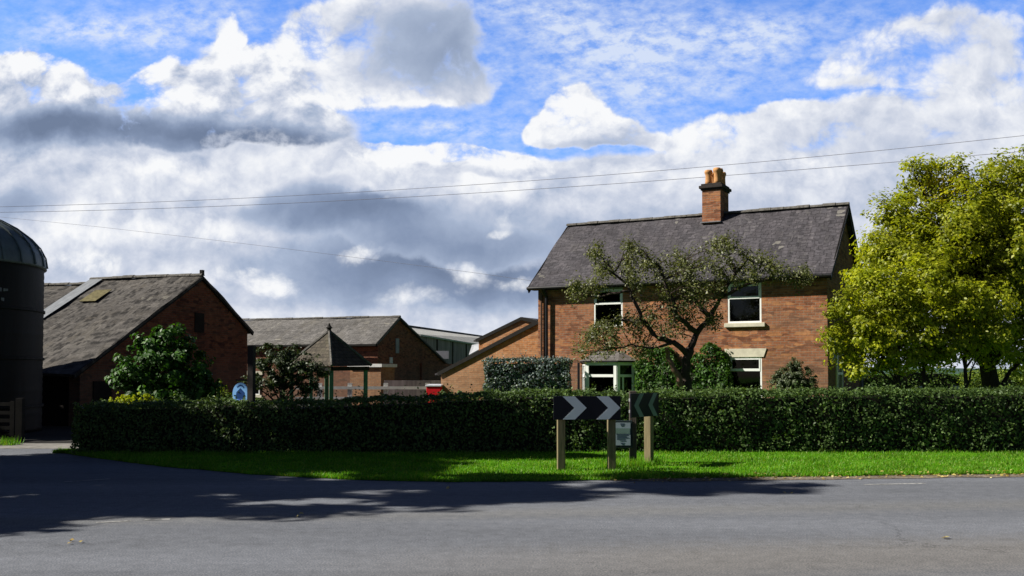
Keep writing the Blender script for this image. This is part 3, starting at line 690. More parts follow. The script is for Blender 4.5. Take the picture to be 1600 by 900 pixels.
# bay window: canted, slate hipped top
def bay():
    PR = .55
    fx0, fx1 = hl(916, 590, -PR)[0], hl(962, 590, -PR)[0] + .04
    wx0, wx1 = fx0 - .34, fx1 + .40
    zt = on_plane(940, 566, HO, HR, -PR)[1]; zr = hl(940, 549)[1]; z0 = .62; tz = on_plane(940, 587, HO, HR, -PR)[1]
    b = empty("bay_window", (0, 0, 0)); b.parent = house
    foot = [(wx0, 0), (fx0, -PR), (fx1, -PR), (wx1, 0)]
    MB().prism([(x, y, 0) for x, y in foot], (0, 0, z0)).build("bay_wall", M["house_brick"], b)
    fr = MB(); gl = MB()
    for k, ((ax, ay), (bx, by)) in enumerate(zip(foot, foot[1:])):
        A, B = Vector((ax, ay, 0)), Vector((bx, by, 0)); d = (B - A).normalized(); up = d.cross(Vector((0, 0, 1)))
        def V(t, z): return A.lerp(B, t) + Vector((0, 0, z))
        ln = (B - A).length; e = .05 / ln
        mt = MB(); mt.bar(V(e, z0), V(e, zt), .10, .08, up); mt.bar(V(1 - e, z0), V(1 - e, zt), .10, .08, up)
        mt.bar(V(2.05 * e, z0 + .04), V(1 - 2.05 * e, z0 + .04), .078, .09); mt.bar(V(2.05 * e, zt - .05), V(1 - 2.05 * e, zt - .05), .078, .10)
        mt.bar(V(2.05 * e, tz), V(1 - 2.05 * e, tz), .084, .09)
        if k == 2:
            mt.bar(V(.34, z0 + .09), V(.34, tz - .05), .05, .05, up)
        wn = mt.build("window", M["white"], b)
        gl = MB(); gl.prism([V(.06, z0 + .06), V(.94, z0 + .06), V(.94, zt - .06), V(.06, zt - .06)], (d.cross(Vector((0, 0, 1)))) * -.006).build("pane", M["glass"], b)
        if k == 2:
            inn = -(d.cross(Vector((0, 0, 1)))).normalized()
            s = MB(); m = 22; vv = []
            for i in range(m + 1):
                p = V(.12 + .76 * i / m, 0) + inn * (.09 + .018 * math.sin(i * 1.9)); vv += [(p.x, p.y, z0 + .05), (p.x, p.y, zt - .05)]
            s.add(vv, [(2 * i, 2 * i + 2, 2 * i + 3, 2 * i + 1) for i in range(m)]); cu = s.build("curtain", M["curtain"], b)
            md = cu.modifiers.new("thick", "SOLIDIFY"); md.thickness = .006
    ov = .12
    eave = [(wx0 - ov * 1.2, -.0), (fx0 - ov * .6, -PR - ov), (fx1 + ov * .6, -PR - ov), (wx1 + ov * 1.2, -.0)]
    r0, r1 = fx0 + .12, fx1 - .08
    rf = MB(); E = [Vector((x, y, zt + .05)) for x, y in eave]; T = [Vector((r0, -.002, zr)), Vector((r1, -.002, zr))]
    rf.poly([E[0], E[1], T[0]]); rf.poly([E[1], E[2], T[1], T[0]]); rf.poly([E[2], E[3], T[1]]); rf.poly([E[3], E[0], T[0], T[1]]); rf.poly([E[0], E[3], E[2], E[1]])
    rf.build("bay_roof", M["grey_tile"], b)
    MB().prism([(x, y, zt - .002) for x, y in eave], (0, 0, .045)).build("bay_fascia", M["black"], b)
    MB().tube([(wx0 - .14, -.1, 0), (wx0 - .14, -.1, zt)], .045, 8).build("downpipe", M["black"], b)
bay()
# downpipes at the left corner and on the gable
MB().tube([(.38, -.34, EZ - .22), (.38, -.12, EZ - .5), (.38, -.10, .1)], .055, 8).build("downpipe", M["black"], house)
MB().tube([(.16, -.07, EZ - .25), (.16, -.07, .1)], .04, 8).build("downpipe", M["brown_pipe"], house)
MB().tube([(.24, -.34, EZ - .22), (.26, -.09, EZ - .42), (.40, -.09, EZ - .42)], .045, 8).build("downpipe", M["brown_pipe"], house)
MB().tube([(W + .07, D - .1, EZ - .2), (W + .07, D - .1, .1)], .05, 8).build("downpipe", M["sheet"], house)
g = MB(); gx = W
for y0, y1, z0, z1 in ((1.25, 1.36, .3, 2.35), (2.15, 2.26, .3, 2.35), (1.36, 2.15, 2.25, 2.35), (1.36, 2.15, 1.55, 1.63), (1.36, 2.15, .3, .4)): g.box(gx + .004, gx + .06, y0, y1, z0, z1)
gw = g.build("window", M["white"], house); MB().box(gx + .01, gx + .02, 1.36, 2.15, .4, 2.25).build("pane", M["signblack"], gw)
MB().box(W + .01, W + .05, .5, 1.1, 2.0, 2.55).build("vent_panel", M["sheet"], house)

# ---- brick extension left of the house and the gable behind it
def lean_to(name, label, y0, pl, pr, pk, depth, cat="outbuilding"):
    """pl,pr: photo points of the low and high end of the sloping top; pk: optional peak between"""
    a, za = on_plane(*pl, HO, HR, y0); b, zb_ = on_plane(*pr, HO, HR, y0)
    top = [(a, za), (b, zb_)] if pk is None else [(a, za), on_plane(*pk, HO, HR, y0), (b, zb_)]
    o = empty(name, HO + Vector((math.sin(-HR) * y0, math.cos(-HR) * y0, 0)), HR, label, cat)
    pts = [(a, 0, 0), (b, 0, 0)] + [(x, 0, z) for x, z in top[::-1]]
    MB().prism(pts, (0, depth, 0)).build("wall", M["ext_brick"], o)
    rf = MB()
    for (x0, z0), (x1, z1) in zip(top, top[1:]):
        d = Vector((x1 - x0, 0, z1 - z0)).normalized(); e0 = .25 if (x0, z0) == top[0] else 0; e1 = .25 if (x1, z1) == top[-1] and pk else 0
        A = Vector((x0, 0, z0)) - d * e0; B = Vector((x1, 0, z1)) + d * e1; n = Vector((-d.z, 0, d.x))
        rf.prism([A + n * .012 - Vector((0, .06, 0)), B + n * .012 - Vector((0, .06, 0)), B + n * .075 - Vector((0, .06, 0)), A + n * .075 - Vector((0, .06, 0))], (0, depth + .25, 0))
    roof_ = rf.build("roof", M["slate"], o)
    for (x0, z0), (x1, z1) in zip(top, top[1:]):
        MB().bar((x0 - (.1 if z0 < z1 else 0), -.085, z0 + .01 - (.05 if z0 < z1 else 0)), (x1, -.085, z1 + .01), .04, .145).build("bargeboard", M["fascia"], roof_)
    return o
lean_to("brick_extension", "low brick lean-to with one long sloping verge against the farmhouse's left side", 3.2, (689, 583), (843, 503), None, 5)
lean_to("gabled_outbuilding", "small orange brick gable peeping over the lean-to's sloping roof", 9.5, (748, 531), (845, 505), (816, 498), 5)

# ================================================================== BARNS
def barn_frame(px, Y, rz): o = at(px, 583, Y); o.z = 0; return o
B1R = R(-18.0); B1 = barn_frame(125, 30.0, B1R)
barn = empty("catslide_barn", B1, B1R, "brick barn with mottled tiled roof sweeping low, beside the silo", "barn")
zpk = 5.02; zne = 1.68; zfe = 3.30; yp = 5.95; yf = 8.95; L1 = 4.75
w = MB()
w.poly([(0, .0, 0), (0, yf, 0), (0, yf, zfe), (0, yp, zpk), (0, .0, zne)])
w.poly([(-L1, 3.0, 0), (-L1, 3.0, 3.2), (-L1, yp, zpk), (-L1, yf, zfe), (-L1, yf, 0)])
w.poly([(0, yf, 0), (-L1, yf, 0), (-L1, yf, zfe), (0, yf, zfe)])
w.poly([(0, 3.0, 0), (-L1, 3.0, 0), (-L1, 3.0, 3.2), (0, 3.0, 3.2)])
w.box(-.40, -.003, .0, .35, 0, zne - .03)
w.build("wall", M["barn_brick"], barn)
s1 = (zpk - zne) / yp; s2 = (zpk - zfe) / (yf - yp)
rb = MB(); roof_plane(rb, -L1 - .05, .10, -.35, zne - .35 * s1 + .08, yp, zpk + .08, .09, 40, 20, .035, 5.0)
roof_plane(rb, -L1 - .05, .10, yf + .3, zfe - .3 * s2 + .08, yp, zpk + .08, .09, 40, 8, .03, 6.0)
br_ = rb.build("roof", M["barn_tile"], barn)
rt = MB(); ridge_tiles(rt, -L1 - .05, .10, yp, zpk + .11, .45, .12, 3.0); rt.build("ridge_tile", M["ridge"], br_)
MB().bar((.06, -.35, zne - .35 * s1 + .0), (.06, yp, zpk - .0), .05, .14).build("bargeboard", M["fascia"], br_)
MB().bar((.06, yf + .3, zfe - .3 * s2), (.06, yp, zpk), .05, .14).build("bargeboard", M["fascia"], br_)
MB().box(-.02, .1, yp - .06, yp + .06, zpk + .1, zpk + .28).build("finial", M["fascia"], br_)
# sheet patch and mossy patch on the slope (thin sheets laid on the tiles)
def on_slope(x0, x1, t0, t1, lift, mat, nm):
    f = lambda x, t: Vector((x, yp * t, zne + (zpk - zne) * t + .08)) + Vector((0, -s1, 1)).normalized() * lift
    MB().prism([f(x0, t0), f(x1, t0), f(x1, t1), f(x0, t1)], Vector((0, -s1, 1)).normalized() * .02).build(nm, mat, br_)
on_slope(-L1 - .02, -L1 + .55, .50, .985, .03, M["sheet"], "roof_sheet")
on_slope(-3.75, -3.05, .70, .84, .025, M["lichen"], "mossy_patch")
# dark boards in place of the shaded gable opening and low opening
MB().box(.002, .03, yp - .35, yp + .18, 3.05, 3.75).build("hatch", M["shadeboard"], barn)
MB().box(.002, .04, .55, 1.35, .0, 1.35).build("dark_opening", M["shadeboard"], barn)
MB().box(-L1, -.41, .12, .16, 0, zne - .05).build("shade_boarding", M["shadeboard"], barn)  # added dark sheet standing in for the shade of the open front
for x in (-2.3, -4.6): MB().box(x - .1, x + .1, .02, .2, 0, zne - .06).build("post", M["oldwood"], barn)
# wing further along the same range
wing = empty("barn_wing", B1, B1R, "lower brick range continuing behind the silo from the low roofed barn", "barn")
a, b = -L1 - .06, -L1 - 11
w = MB()
for x in (a, b): w.poly([(x, 2.6, 0), (x, 2.6, 3.2), (x, yp, zpk - .16), (x, yf, zfe), (x, yf, 0)])
w.poly([(a, 2.6, 0), (b, 2.6, 0), (b, 2.6, 3.2), (a, 2.6, 3.2)]); w.poly([(a, yf, 0), (b, yf, 0), (b, yf, zfe), (a, yf, zfe)])
w.build("wall", M["barn_brick"], wing)
sw = (zpk - .16 - 3.2) / (yp - 2.6)
rb = MB(); roof_plane(rb, b, a - .06, 2.35, 3.2 - .25 * sw + .06, yp, zpk - .10, .08, 40, 12, .03, 8.0); roof_plane(rb, b, a - .06, yf + .3, zfe - .25, yp, zpk - .10, .08, 40, 6, .03, 9.0)
wr = rb.build("roof", M["barn_tile"], wing); rt = MB(); ridge_tiles(rt, b, a - .06, yp, zpk - .06, .45, .11, 4.0); rt.build("ridge_tile", M["ridge"], wr)

B2R = R(-18.0); B2 = barn_frame(590, 55.0, B2R)
barn2 = empty("long_barn", B2, B2R, "long brick barn with pale grey tiled roof and dark gable across the yard", "barn")
y2, z2p, z2n, y2f, z2f, L2 = 2.75, 4.78, 3.33, 11.1, 1.85, 20
w = MB()
w.poly([(0, 0, 0), (0, y2f, 0), (0, y2f, z2f), (0, y2, z2p), (0, 0, z2n)]); w.poly([(-L2, 0, 0), (-L2, 0, z2n), (-L2, y2, z2p), (-L2, y2f, z2f), (-L2, y2f, 0)])
w.poly([(0, 0, 0), (0, 0, z2n), (-L2, 0, z2n), (-L2, 0, 0)]); w.poly([(0, y2f, 0), (-L2, y2f, 0), (-L2, y2f, z2f), (0, y2f, z2f)])
w.box(.004, .12, 5.9, y2f - .05, 0, z2f + .2 + (y2f - 5.9) * .03)
w.build("wall", M["barn_brick"], barn2)
sa = (z2p - z2n) / y2; sb = (z2p - z2f) / (y2f - y2)
rb = MB(); roof_plane(rb, -L2, .12, -.35, z2n - .35 * sa + .07, y2, z2p + .07, .08, 60, 10, .03, 11.0); roof_plane(rb, -L2, .12, y2f + .3, z2f - .3 * sb + .07, y2, z2p + .07, .08, 60, 12, .03, 12.0)
r2 = rb.build("roof", M["grey_tile"], barn2); rt = MB(); ridge_tiles(rt, -L2, .12, y2, z2p + .1, .5, .11, 5.0); rt.build("ridge_tile", M["ridge"], r2)
MB().bar((.08, -.35, z2n - .35 * sa), (.08, y2, z2p - .0), .05, .16).build("bargeboard", M["fascia"], r2)
MB().bar((.08, y2f + .3, z2f - .3 * sb), (.08, y2, z2p), .05, .16).build("bargeboard", M["fascia"], r2)
MB().tube([(-L2, -.42, z2n - .2), (.1, -.42, z2n - .2)], .07, 6).build("gutter", M["fascia"], barn2)
MB().box(.004, .05, 2.3, 2.75, 2.75, 3.6).build("hatch", M["sheet"], barn2); MB().box(.004, .06, 1.5, 1.85, 2.15, 2.5).build("lamp_box", M["rail"], barn2)
xw = on_plane(400, 608, B2, B2R, -.05)[0]
wn = make_window(barn2, xw - .45, xw + .25, .35, 1.5, -.07, .95, .06, .03); MB().box(xw - .6, xw + .4, -.12, -.004, .2, .34).build("sill", M["stone"], barn2)
MB().box(xw - .6, xw + .4, -.05, -.004, 1.5, 1.72).build("lintel", M["stone"], barn2)
# flat roofed brick porch
po = at(547, 583, 50); po.z = 0
por = empty("brick_porch", po, B2R, "small flat roofed brick porch in front of the long barn", "porch")
MB().box(0, 1.7, 0, 1.6, 0, 1.9).build("wall", M["ext_brick"], por); MB().box(-.1, 1.8, -.12, 1.7, 1.902, 2.06).build("roof", M["rail"], por)

# far shed
sh = empty("cattle_shed", (0, 0, 0), 0, "distant grey clad shed with pale sheet roof behind the long barn", "shed")
E1, E2, R1, R2 = Vector((-6.5, 70, 4.25)), Vector((2.0, 125, 4.1)), Vector((-10, 70, 5.1)), Vector((-1.5, 125, 5.75))
back = Vector((-2, 12, 0))
MB().prism([E1, E2, Vector((E2.x, E2.y, 0)), Vector((E1.x, E1.y, 0))], (-.2, .3, 0)).build("wall", M["clad"], sh)
MB().prism([E1 + Vector((.1, -.3, -.05)), E2 + Vector((.1, -.3, -.05)), R2, R1], (0, 0, .12)).build("roof", M["shedroof"], sh)
MB().bar(R1 + Vector((0, 0, .16)), R2 + Vector((0, 0, .16)), .3, .16).build("ridge_cap", M["fascia"], sh)
for k in range(5):
    p = E1.lerp(E2, .1 + k * .1); MB().box(p.x - .06, p.x + .06, p.y - .35, p.y - .2, 0, p.z - .1).build("post", M["oldwood"], sh)
t = at(690, 555, 69.5); MB().box(t.x - .5, t.x + .5, t.y - .1, t.y, t.z - .25, t.z + .3).build("vent_panel", M["tarp"], sh)
t0, t1, t2 = at(735, 556, 66), at(766, 538, 66), at(742, 541, 66.2)
MB().prism([t0, t1, Vector((t1.x, t1.y, 0)), Vector((t0.x, t0.y, 0))], (0, 2.5, 0)).build("annex_wall", M["clad"], sh)
MB().prism([t0 + Vector((-.1, -.1, .01)), t1 + Vector((0, -.1, .01)), t2 + Vector((.2, 2.6, .2)), t2 + Vector((-.3, 2.6, .1))], (0, 0, .06)).build("annex_roof", M["tarp"], sh)

# ================================================================== SILO
SR = 3.1; th_ = math.atan((67 - 800) / F); sx = 27.0 * math.tan(th_) - SR / math.cos(th_)
silo = empty("grain_silo", (sx, 27.0, 0), 0, "dark round steel silo with domed top at the frame's edge", "silo")
EH = at(67, 420, 28.2).z
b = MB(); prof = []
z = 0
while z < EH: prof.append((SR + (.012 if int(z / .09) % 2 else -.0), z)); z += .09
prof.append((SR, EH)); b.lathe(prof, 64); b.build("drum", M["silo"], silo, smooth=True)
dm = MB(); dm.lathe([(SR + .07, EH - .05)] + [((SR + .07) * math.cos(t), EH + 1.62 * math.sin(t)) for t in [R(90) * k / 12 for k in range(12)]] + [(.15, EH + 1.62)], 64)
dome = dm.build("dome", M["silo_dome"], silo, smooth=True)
rbm = MB()
for k in range(32):
    a = 2 * math.pi * k / 32
    rbm.tube([((SR + .09) * math.cos(t) * math.cos(a), (SR + .09) * math.cos(t) * math.sin(a), EH + 1.65 * math.sin(t)) for t in [R(88) * j / 9 for j in range(10)]], .022, 4)
rbm.build("seam", M["silo_dome"], dome)
hp = MB()
for z in (EH - 1.28, EH - 2.6, EH - 3.9):
    hp.lathe([(SR + .015, z), (SR + .05, z + .01), (SR + .05, z + .07), (SR + .015, z + .08)], 64)
hp.build("hoop", M["silo"], silo)
# remnants of worn painted characters (illegible) above the upper hoop
for row, z in ((0, EH - .83), (1, EH - 1.07)):
    a = R(-62)
    while a < R(-20):
        wd = random.uniform(.06, .17)
        if random.random() < .72:
            hgt = random.uniform(.06, .14); pr = []
            for da, dz in ((0, 0), (wd / SR, random.uniform(-.02, .03)), (wd / SR, hgt), (0, hgt * random.uniform(.7, 1))):
                pr.append(((SR + .017) * math.cos(a + da), (SR + .017) * math.sin(a + da), z + dz))
            nrm = Vector((math.cos(a), math.sin(a), 0)) * .004; MB().prism(pr, nrm).build("worn_letter", M["fleck"], silo)
        a += (wd + random.uniform(.03, .08)) / SR

# field gate by the silo
g0 = at(25, 583, 23.2); gate = empty("field_gate", (g0.x, 23.2, 0), 0, "five bar timber gate in shade before the silo", "gate")
for k, z in enumerate((.16, .33, .50, .68, .88)): MB().box(-3.0, 0, -.03, .0, z - .04, z + .04).build("bar", M["gatewood_shaded"], gate)
MB().box(-.10, 0.0, -.055, -.032, .05, .95).build("stile", M["gatewood_shaded"], gate); MB().box(-3.0, -2.9, -.055, -.032, .05, .95).build("stile", M["gatewood_shaded"], gate)
MB().bar((-.1, .02, .2), (-1.5, .02, .86), .03, .07, (0, 1, 0)).build("brace", M["gatewood_shaded"], gate)
MB().box(.05, .2, -.1, .05, 0, 1.02).build("post", M["gatewood_shaded"], gate)

# ================================================================== YARD THINGS
# tiled shelter
gz = at(514, 583, 31); gz.z = 0; AP = at(514, 517, 31).z; EVZ = at(529, 572, 30).z
gaz = empty("garden_shelter", gz, R(14), "open shelter with pyramid tiled roof on green posts", "shelter")
r = 1.32; cs = [Vector((0, -r, EVZ)), Vector((r, 0, EVZ + .02)), Vector((0, r, EVZ)), Vector((-r, 0, EVZ))]; ap = Vector((0, 0, AP))
rf = MB()
for k in range(4):
    A, Bv = cs[k], cs[(k + 1) % 4]; rf.poly([A, Bv, ap])
rf.poly(cs[::-1]); grf = rf.build("roof", M["gaz_tile"], gaz)
hp = MB()
for c in cs: hp.tube([c + Vector((0, 0, .01)), ap], .05, 6)
hp.build("hip_tile", M["ridge"], grf)
MB().lathe([(.07, -.05), (.06, .06), (.1, .1), (.05, .15), (.02, .24)], 10, (0, 0, AP)).build("finial", M["fascia"], grf)
fm = MB()
for k in range(4): fm.bar(cs[k] * .93 + Vector((0, 0, EVZ * .07 - .08)), cs[(k + 1) % 4] * .93 + Vector((0, 0, EVZ * .07 - .08)), .06, .12)
fm.build("beam", M["fascia"], gaz)
for c in cs:
    q = c * .86; MB().box(q.x - .06, q.x + .06, q.y - .06, q.y + .06, 0, EVZ - .03).build("post", M["greenpost"], gaz)
q = (cs[0] + cs[3]) * .43; MB().box(q.x - .05, q.x + .05, q.y - .05, q.y + .05, 0, EVZ - .03).build("post", M["greenpost"], gaz)

# white rail fence across the yard
fy = 42.0; f0, f1 = at(462, 583, fy).x, at(668, 583, fy).x
fn = empty("rail_fence", (f0, fy, 0), 0, "white post and rail fence across the farm yard", "fence")
L_ = f1 - f0
for k, x in enumerate((at(500, 583, fy).x - f0, at(547, 583, fy).x - f0, at(603, 583, fy).x - f0, L_)):
    MB().box(x - .09, x + .09, -.09, .09, 0, 1.18).build("post", M["rail"], fn)
MB().box(0, L_, -.14, -.092, .92, 1.04).build("rail", M["rail"], fn); MB().box(0, L_, -.14, -.092, .50, .60).build("rail", M["rail"], fn)
# low block wall behind it
w0 = at(600, 583, 47); bw = MB().box(0, 3.0, 0, .25, 0, 1.25).build("block_wall", M["clad"]); bw.location = (w0.x, 47, 0)
tag(bw, "low grey block wall behind the white rail fence", "wall")
# red bin with pale lid
rp = at(666, 583, 40); bn = empty("feed_bin", (rp.x, 40, 0), R(-10), "bright red bin with pale lid beside the brick lean-to", "bin")
MB().add([(.04, .04, 0), (.56, .04, 0), (.56, .56, 0), (.04, .56, 0), (0, 0, 1.06), (.6, 0, 1.06), (.6, .6, 1.06), (0, .6, 1.06)], [(3, 2, 1, 0), (4, 5, 6, 7), (0, 1, 5, 4), (1, 2, 6, 5), (2, 3, 7, 6), (3, 0, 4, 7)]).build("body", M["red"], bn, bevel=.02)
MB().prism([(-.03, -.03, 1.062), (.63, -.03, 1.062), (.63, -.03, 1.12), (-.03, -.03, 1.12)], (0, .66, .04)).build("lid", M["lid"], bn, bevel=.01)

# oval sign on its post, behind the hedge
OD = 19.95; oc = at(375, 615, OD); sp = at(393, 583, OD)
osn = empty("oval_sign", (sp.x, OD, 0), R(-14), "pale blue oval sign hung from a dark post", "sign")
px_, pz_ = oc.x - sp.x, oc.z; ra, rb_ = 13.5 / F * OD, 17 / F * OD
def ell(a, b, cx, cz, y, n=40): return [(cx + a * math.cos(2 * math.pi * k / n), y, cz + b * math.sin(2 * math.pi * k / n)) for k in range(n)]
MB().box(-.06, .06, -.06, .06, 0, at(393, 540, OD).z).build("post", M["darkpost"], osn)
MB().bar((-.06, 0, pz_ + rb_ + .05), (px_ - .12, 0, pz_ + rb_ + .05), .03, .03).build("bracket", M["darkpost"], osn)
MB().bar((-.04, 0, pz_ + .18), (px_ + ra - .02, 0, pz_ + .1), .02, .02).build("bracket", M["darkpost"], osn)
MB().bar((-.04, 0, pz_ - .12), (px_ + ra - .05, 0, pz_ - .1), .02, .02).build("bracket", M["darkpost"], osn)
pl = MB().prism(ell(ra, rb_, px_, pz_, -.03), (0, .03, 0)).build("sign_plate", M["ovalblue"], osn)
MB().prism([(px_ - .105, -.034, pz_ - .10), (px_ + .105, -.034, pz_ - .10), (px_ + .085, -.034, pz_ + .03), (px_, -.034, pz_ + .11), (px_ - .085, -.034, pz_ + .03)], (0, .003, 0)).build("emblem", M["ovaldark"], pl)
MB().prism(ell(.08, .035, px_, pz_ - .145, -.034, 20), (0, .003, 0)).build("emblem", M["ovalmid"], pl)
arc = MB()
for k in range(9):
    t0 = R(40 + k * 11.1); t1 = t0 + R(7); q = lambda rr, t: (px_ + rr * .72 * math.cos(t) * ra / .19, -.034, pz_ + .03 + rr * math.sin(t) * rb_ / .24)
    arc.prism([q(.135, t0), q(.135, t1), q(.165, t1), q(.165, t0)], (0, .003, 0))
arc.build("lettering", M["ovaldark"], pl)

# ================================================================== ROAD SIGNS
def chevron_sign(name, label, org, rz, wd, z0, z1, tips, direction, posts, thick=.025, cm_="signwhite"):
    o = empty(name, org, rz, label, "road sign", "black and white chevron boards")
    bd = MB().box(0, wd, 0, thick, z0, z1).build("board", M["signblack"], o, bevel=.004)
    MB().box(.02, wd - .02, thick + .002, thick + .03, z0 + .08, z0 + .13).box(.02, wd - .02, thick + .002, thick + .03, z1 - .13, z1 - .08).build("back_rail", M["signgrey"], bd)
    h = z1 - z0; zm = (z0 + z1) / 2; sk = h * .5
    for tp, aw in tips:                       # tp = x of the tip, aw = arm width along x
        d = direction
        pts = [(tp - d * (sk + aw), -.004, z1 - .004), (tp - d * sk, -.004, z1 - .004), (tp, -.004, zm), (tp - d * sk, -.004, z0 + .004), (tp - d * (sk + aw), -.004, z0 + .004), (tp - d * aw, -.004, zm)]
        if d < 0: pts = pts[::-1]
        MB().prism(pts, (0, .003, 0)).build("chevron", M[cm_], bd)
    for x, top, wdt, pm in posts:
        MB().box(x - wdt / 2, x + wdt / 2, thick + .033, thick + .033 + wdt, -.02, top).build("post", pm, o, bevel=.008)
    return o
sY = 16.05; a = at(865, 619, sY); b_ = at(971, 656, sY)
wd = b_.x - a.x
chevron_sign("chevron_sign", "wide black board with two white chevrons pointing right on timber posts", (a.x, sY, 0), R(4), wd, b_.z, a.z,
             [((917 - 865) / 106 * wd, .20), (wd - .006, .20)], 1,
             [((878 - 865) / 106 * wd, a.z - .03, .125, M["postwood"]), ((958 - 865) / 106 * wd, at(958, 645, sY).z, .125, M["postwood"])])
p0 = at(986, 583, 16.45); p1 = at(1029, 583, 17.3); dv = p1 - p0; ln = Vector((dv.x, dv.y)).length
zz1, zz0 = at(986, 618, 16.45).z, at(986, 651, 16.45).z
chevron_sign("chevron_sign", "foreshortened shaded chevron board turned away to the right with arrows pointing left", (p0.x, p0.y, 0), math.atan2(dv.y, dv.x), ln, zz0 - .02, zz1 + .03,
             [(.10, .16), (.62, .16)], -1, [(.86 * ln, zz1 - .05, .125, M["postwood"])], cm_="signwhite_shaded")
# tall post with the notice case
tp_ = at(988.5, 583, 16.9); npo = empty("notice_board", (tp_.x, 16.9, 0), R(-4), "small framed notice case fixed to a tall weathered post", "notice board")
ps = MB().box(-.06, .06, -.06, .06, 0, at(988, 611, 16.9).z).build("post", M["oldwood"], npo, bevel=.008)
n0 = at(958.5, 657, 16.8); n1 = at(989, 700, 16.8); nx0, nx1, nz0, nz1 = n0.x - tp_.x, n1.x - tp_.x, n1.z, n0.z
case = MB().box(nx0, nx1, -.115, -.062, nz0, nz1).build("case", M["frame_green"], npo, bevel=.01)
nt_ = MB().box(nx0 + .035, nx1 - .035, -.121, -.117, nz0 + .045, nz1 - .035).build("notice", M["paper"], npo)
tx_ = MB(); gx_ = MB(); hN = nz1 - nz0; wN = nx1 - nx0
gx_.box(nx0 + .045, nx1 - .045, -.1245, -.1225, nz0 + hN * .52, nz0 + hN * .72)
for k, (fz, fx, fw) in enumerate(((.88, .36, .22), (.84, .38, .18), (.80, .40, .14), (.47, .18, .6), (.42, .18, .5), (.37, .18, .62), (.32, .18, .44), (.26, .34, .3), (.18, .38, .2), (.14, .42, .14))):
    MB().box(nx0 + wN * fx, nx0 + wN * (fx + fw), -.1245, -.1225, nz0 + hN * fz, nz0 + hN * fz + .008).build("printing", M["ink"], nt_)
gx_.build("panel", M["inkgreen"], nt_)

# ================================================================== HEDGES
def top_main(x): return np.interp(x, [-8.6, -7, -4, -1.8, -.8, 2, 6, 16], [.94, .98, 1.0, 1.06, 1.17, 1.17, 1.21, 1.24]) + .018 * np.sin(x * 1.9) + .014 * np.sin(x * 4.3 + 1) + .01 * np.sin(x * 9.1)
make_hedge("roadside_hedge", "long clipped dark hedge running behind the grass verge", "hedge", (0, 19.45, 0.02), 0, -8.55, 13.5, 0, 1.25, top_main, 950, .066, L["hedge"], .10, 1.0, sprigs=900)
hx = at(757, 583, 32.8).x; hx1 = at(889, 583, 32.8).x; ht = at(820, 563, 32.8).z
make_hedge("clipped_hedge", "pale silvery green clipped hedge against the brick lean-to", "hedge", (hx, 32.8, 0), R(-8), 0, hx1 - hx, 0, .8, lambda x: ht + 0 * x, 700, .085, L["silver"], .10, 3.0, sprigs=160)
# shrubs on and before the house wall
def blob_shrub(name, label, Y, lst, per, lp, cr, leaf, mat, cat="shrub", bark="darkbark", group=None, base=None, shell=(.55, 1.02)):
    c = lst[0]; b0 = at(c[0], 583, Y); b0.z = 0
    return make_tree(name, label, cat, b0, [Vector((0, 0, 0)), Vector((.03, 0, .35)), Vector((0, .02, .7))], .05, sph(b0, Y, lst), per, lp, cr, leaf, mat, M[bark], group, shell=shell, lmb=.3, up=.35)
def climber(label, px0, px1, tops, seed):
    x0, x1 = hl(px0, 580)[0], hl(px1, 580)[0]
    xs = [hl(p, 580)[0] for p, _ in tops]; zs = [hl(p, y)[1] for p, y in tops]
    top = lambda x: np.interp(x, xs, zs) + .07 * np.sin(x * 9 + seed)
    return make_hedge("wall_climber", label, "climber", HO, HR, x0, x1, -.42, -.02, top, 620, .105, L["climber"], .17, seed, sprigs=60, core=.12)
climber("leafy green climber spreading on brickwork right beside the bay window", 1000, 1066, [(1000, 566), (1010, 553), (1030, 545), (1050, 548), (1066, 572)], 2.0)
climber("leafy green climber on brickwork between old apple trunk and lower window", 1078, 1143, [(1078, 575), (1090, 556), (1108, 545), (1122, 543), (1134, 552), (1143, 570)], 9.0)
blob_shrub("round_shrub", "round grey green shrub before the brick wall under the roof's right end", 28.6, [(1239, 598, 30), (1222, 600, 18), (1258, 602, 17), (1240, 584, 16)], 420, 90, .12, .06, L["round"], shell=(.2, 1.08))

# ================================================================== TREES
# old apple tree in the garden
ay = 25.0; ab = at(1077, 583, ay); ab.z = 0
def ap_(px, py, dy=0.0): p = at(px, py, ay + dy); return p - Vector((ab.x, ab.y, 0))
apple = empty("apple_tree", ab, 0, "sparse gnarled old apple tree in front of the farmhouse", "tree")
tb = MB()
def limb(pts, r0, r1, seg=8):
    n = len(pts); P = [Vector(pts[0])]
    for a, b in zip(pts, pts[1:]):
        a, b = Vector(a), Vector(b)
        for k in range(1, 4):
            P.append(a.lerp(b, k / 3) + Vector(rng.normal(0, .022, 3)))
    tb.tube(P, [r0 + (r1 - r0) * i / (len(P) - 1) for i in range(len(P))], seg); return P
ends = []
limb([(0, 0, 0), ap_(1074, 610), ap_(1072, 585), ap_(1075, 562), ap_(1078, 543)], .14, .10, 10)
ends.append(limb([ap_(1076, 556), ap_(1055, 535, -.2), ap_(1030, 530, -.3), ap_(1010, 505, -.4), ap_(995, 480, -.4), ap_(985, 455, -.3), ap_(960, 425, -.2), ap_(945, 410)], .08, .02))
ends.append(limb([ap_(1010, 505, -.4), ap_(985, 500, -.1), ap_(955, 500, .1), ap_(930, 510, .2)], .05, .014))
ends.append(limb([ap_(1078, 545), ap_(1090, 520, .2), ap_(1110, 495, .3), ap_(1125, 465, .4), ap_(1150, 430, .4), ap_(1170, 405, .3)], .085, .022))
ends.append(limb([ap_(1110, 495, .3), ap_(1085, 470, .5), ap_(1078, 440, .5), ap_(1070, 405, .3)], .07, .02))
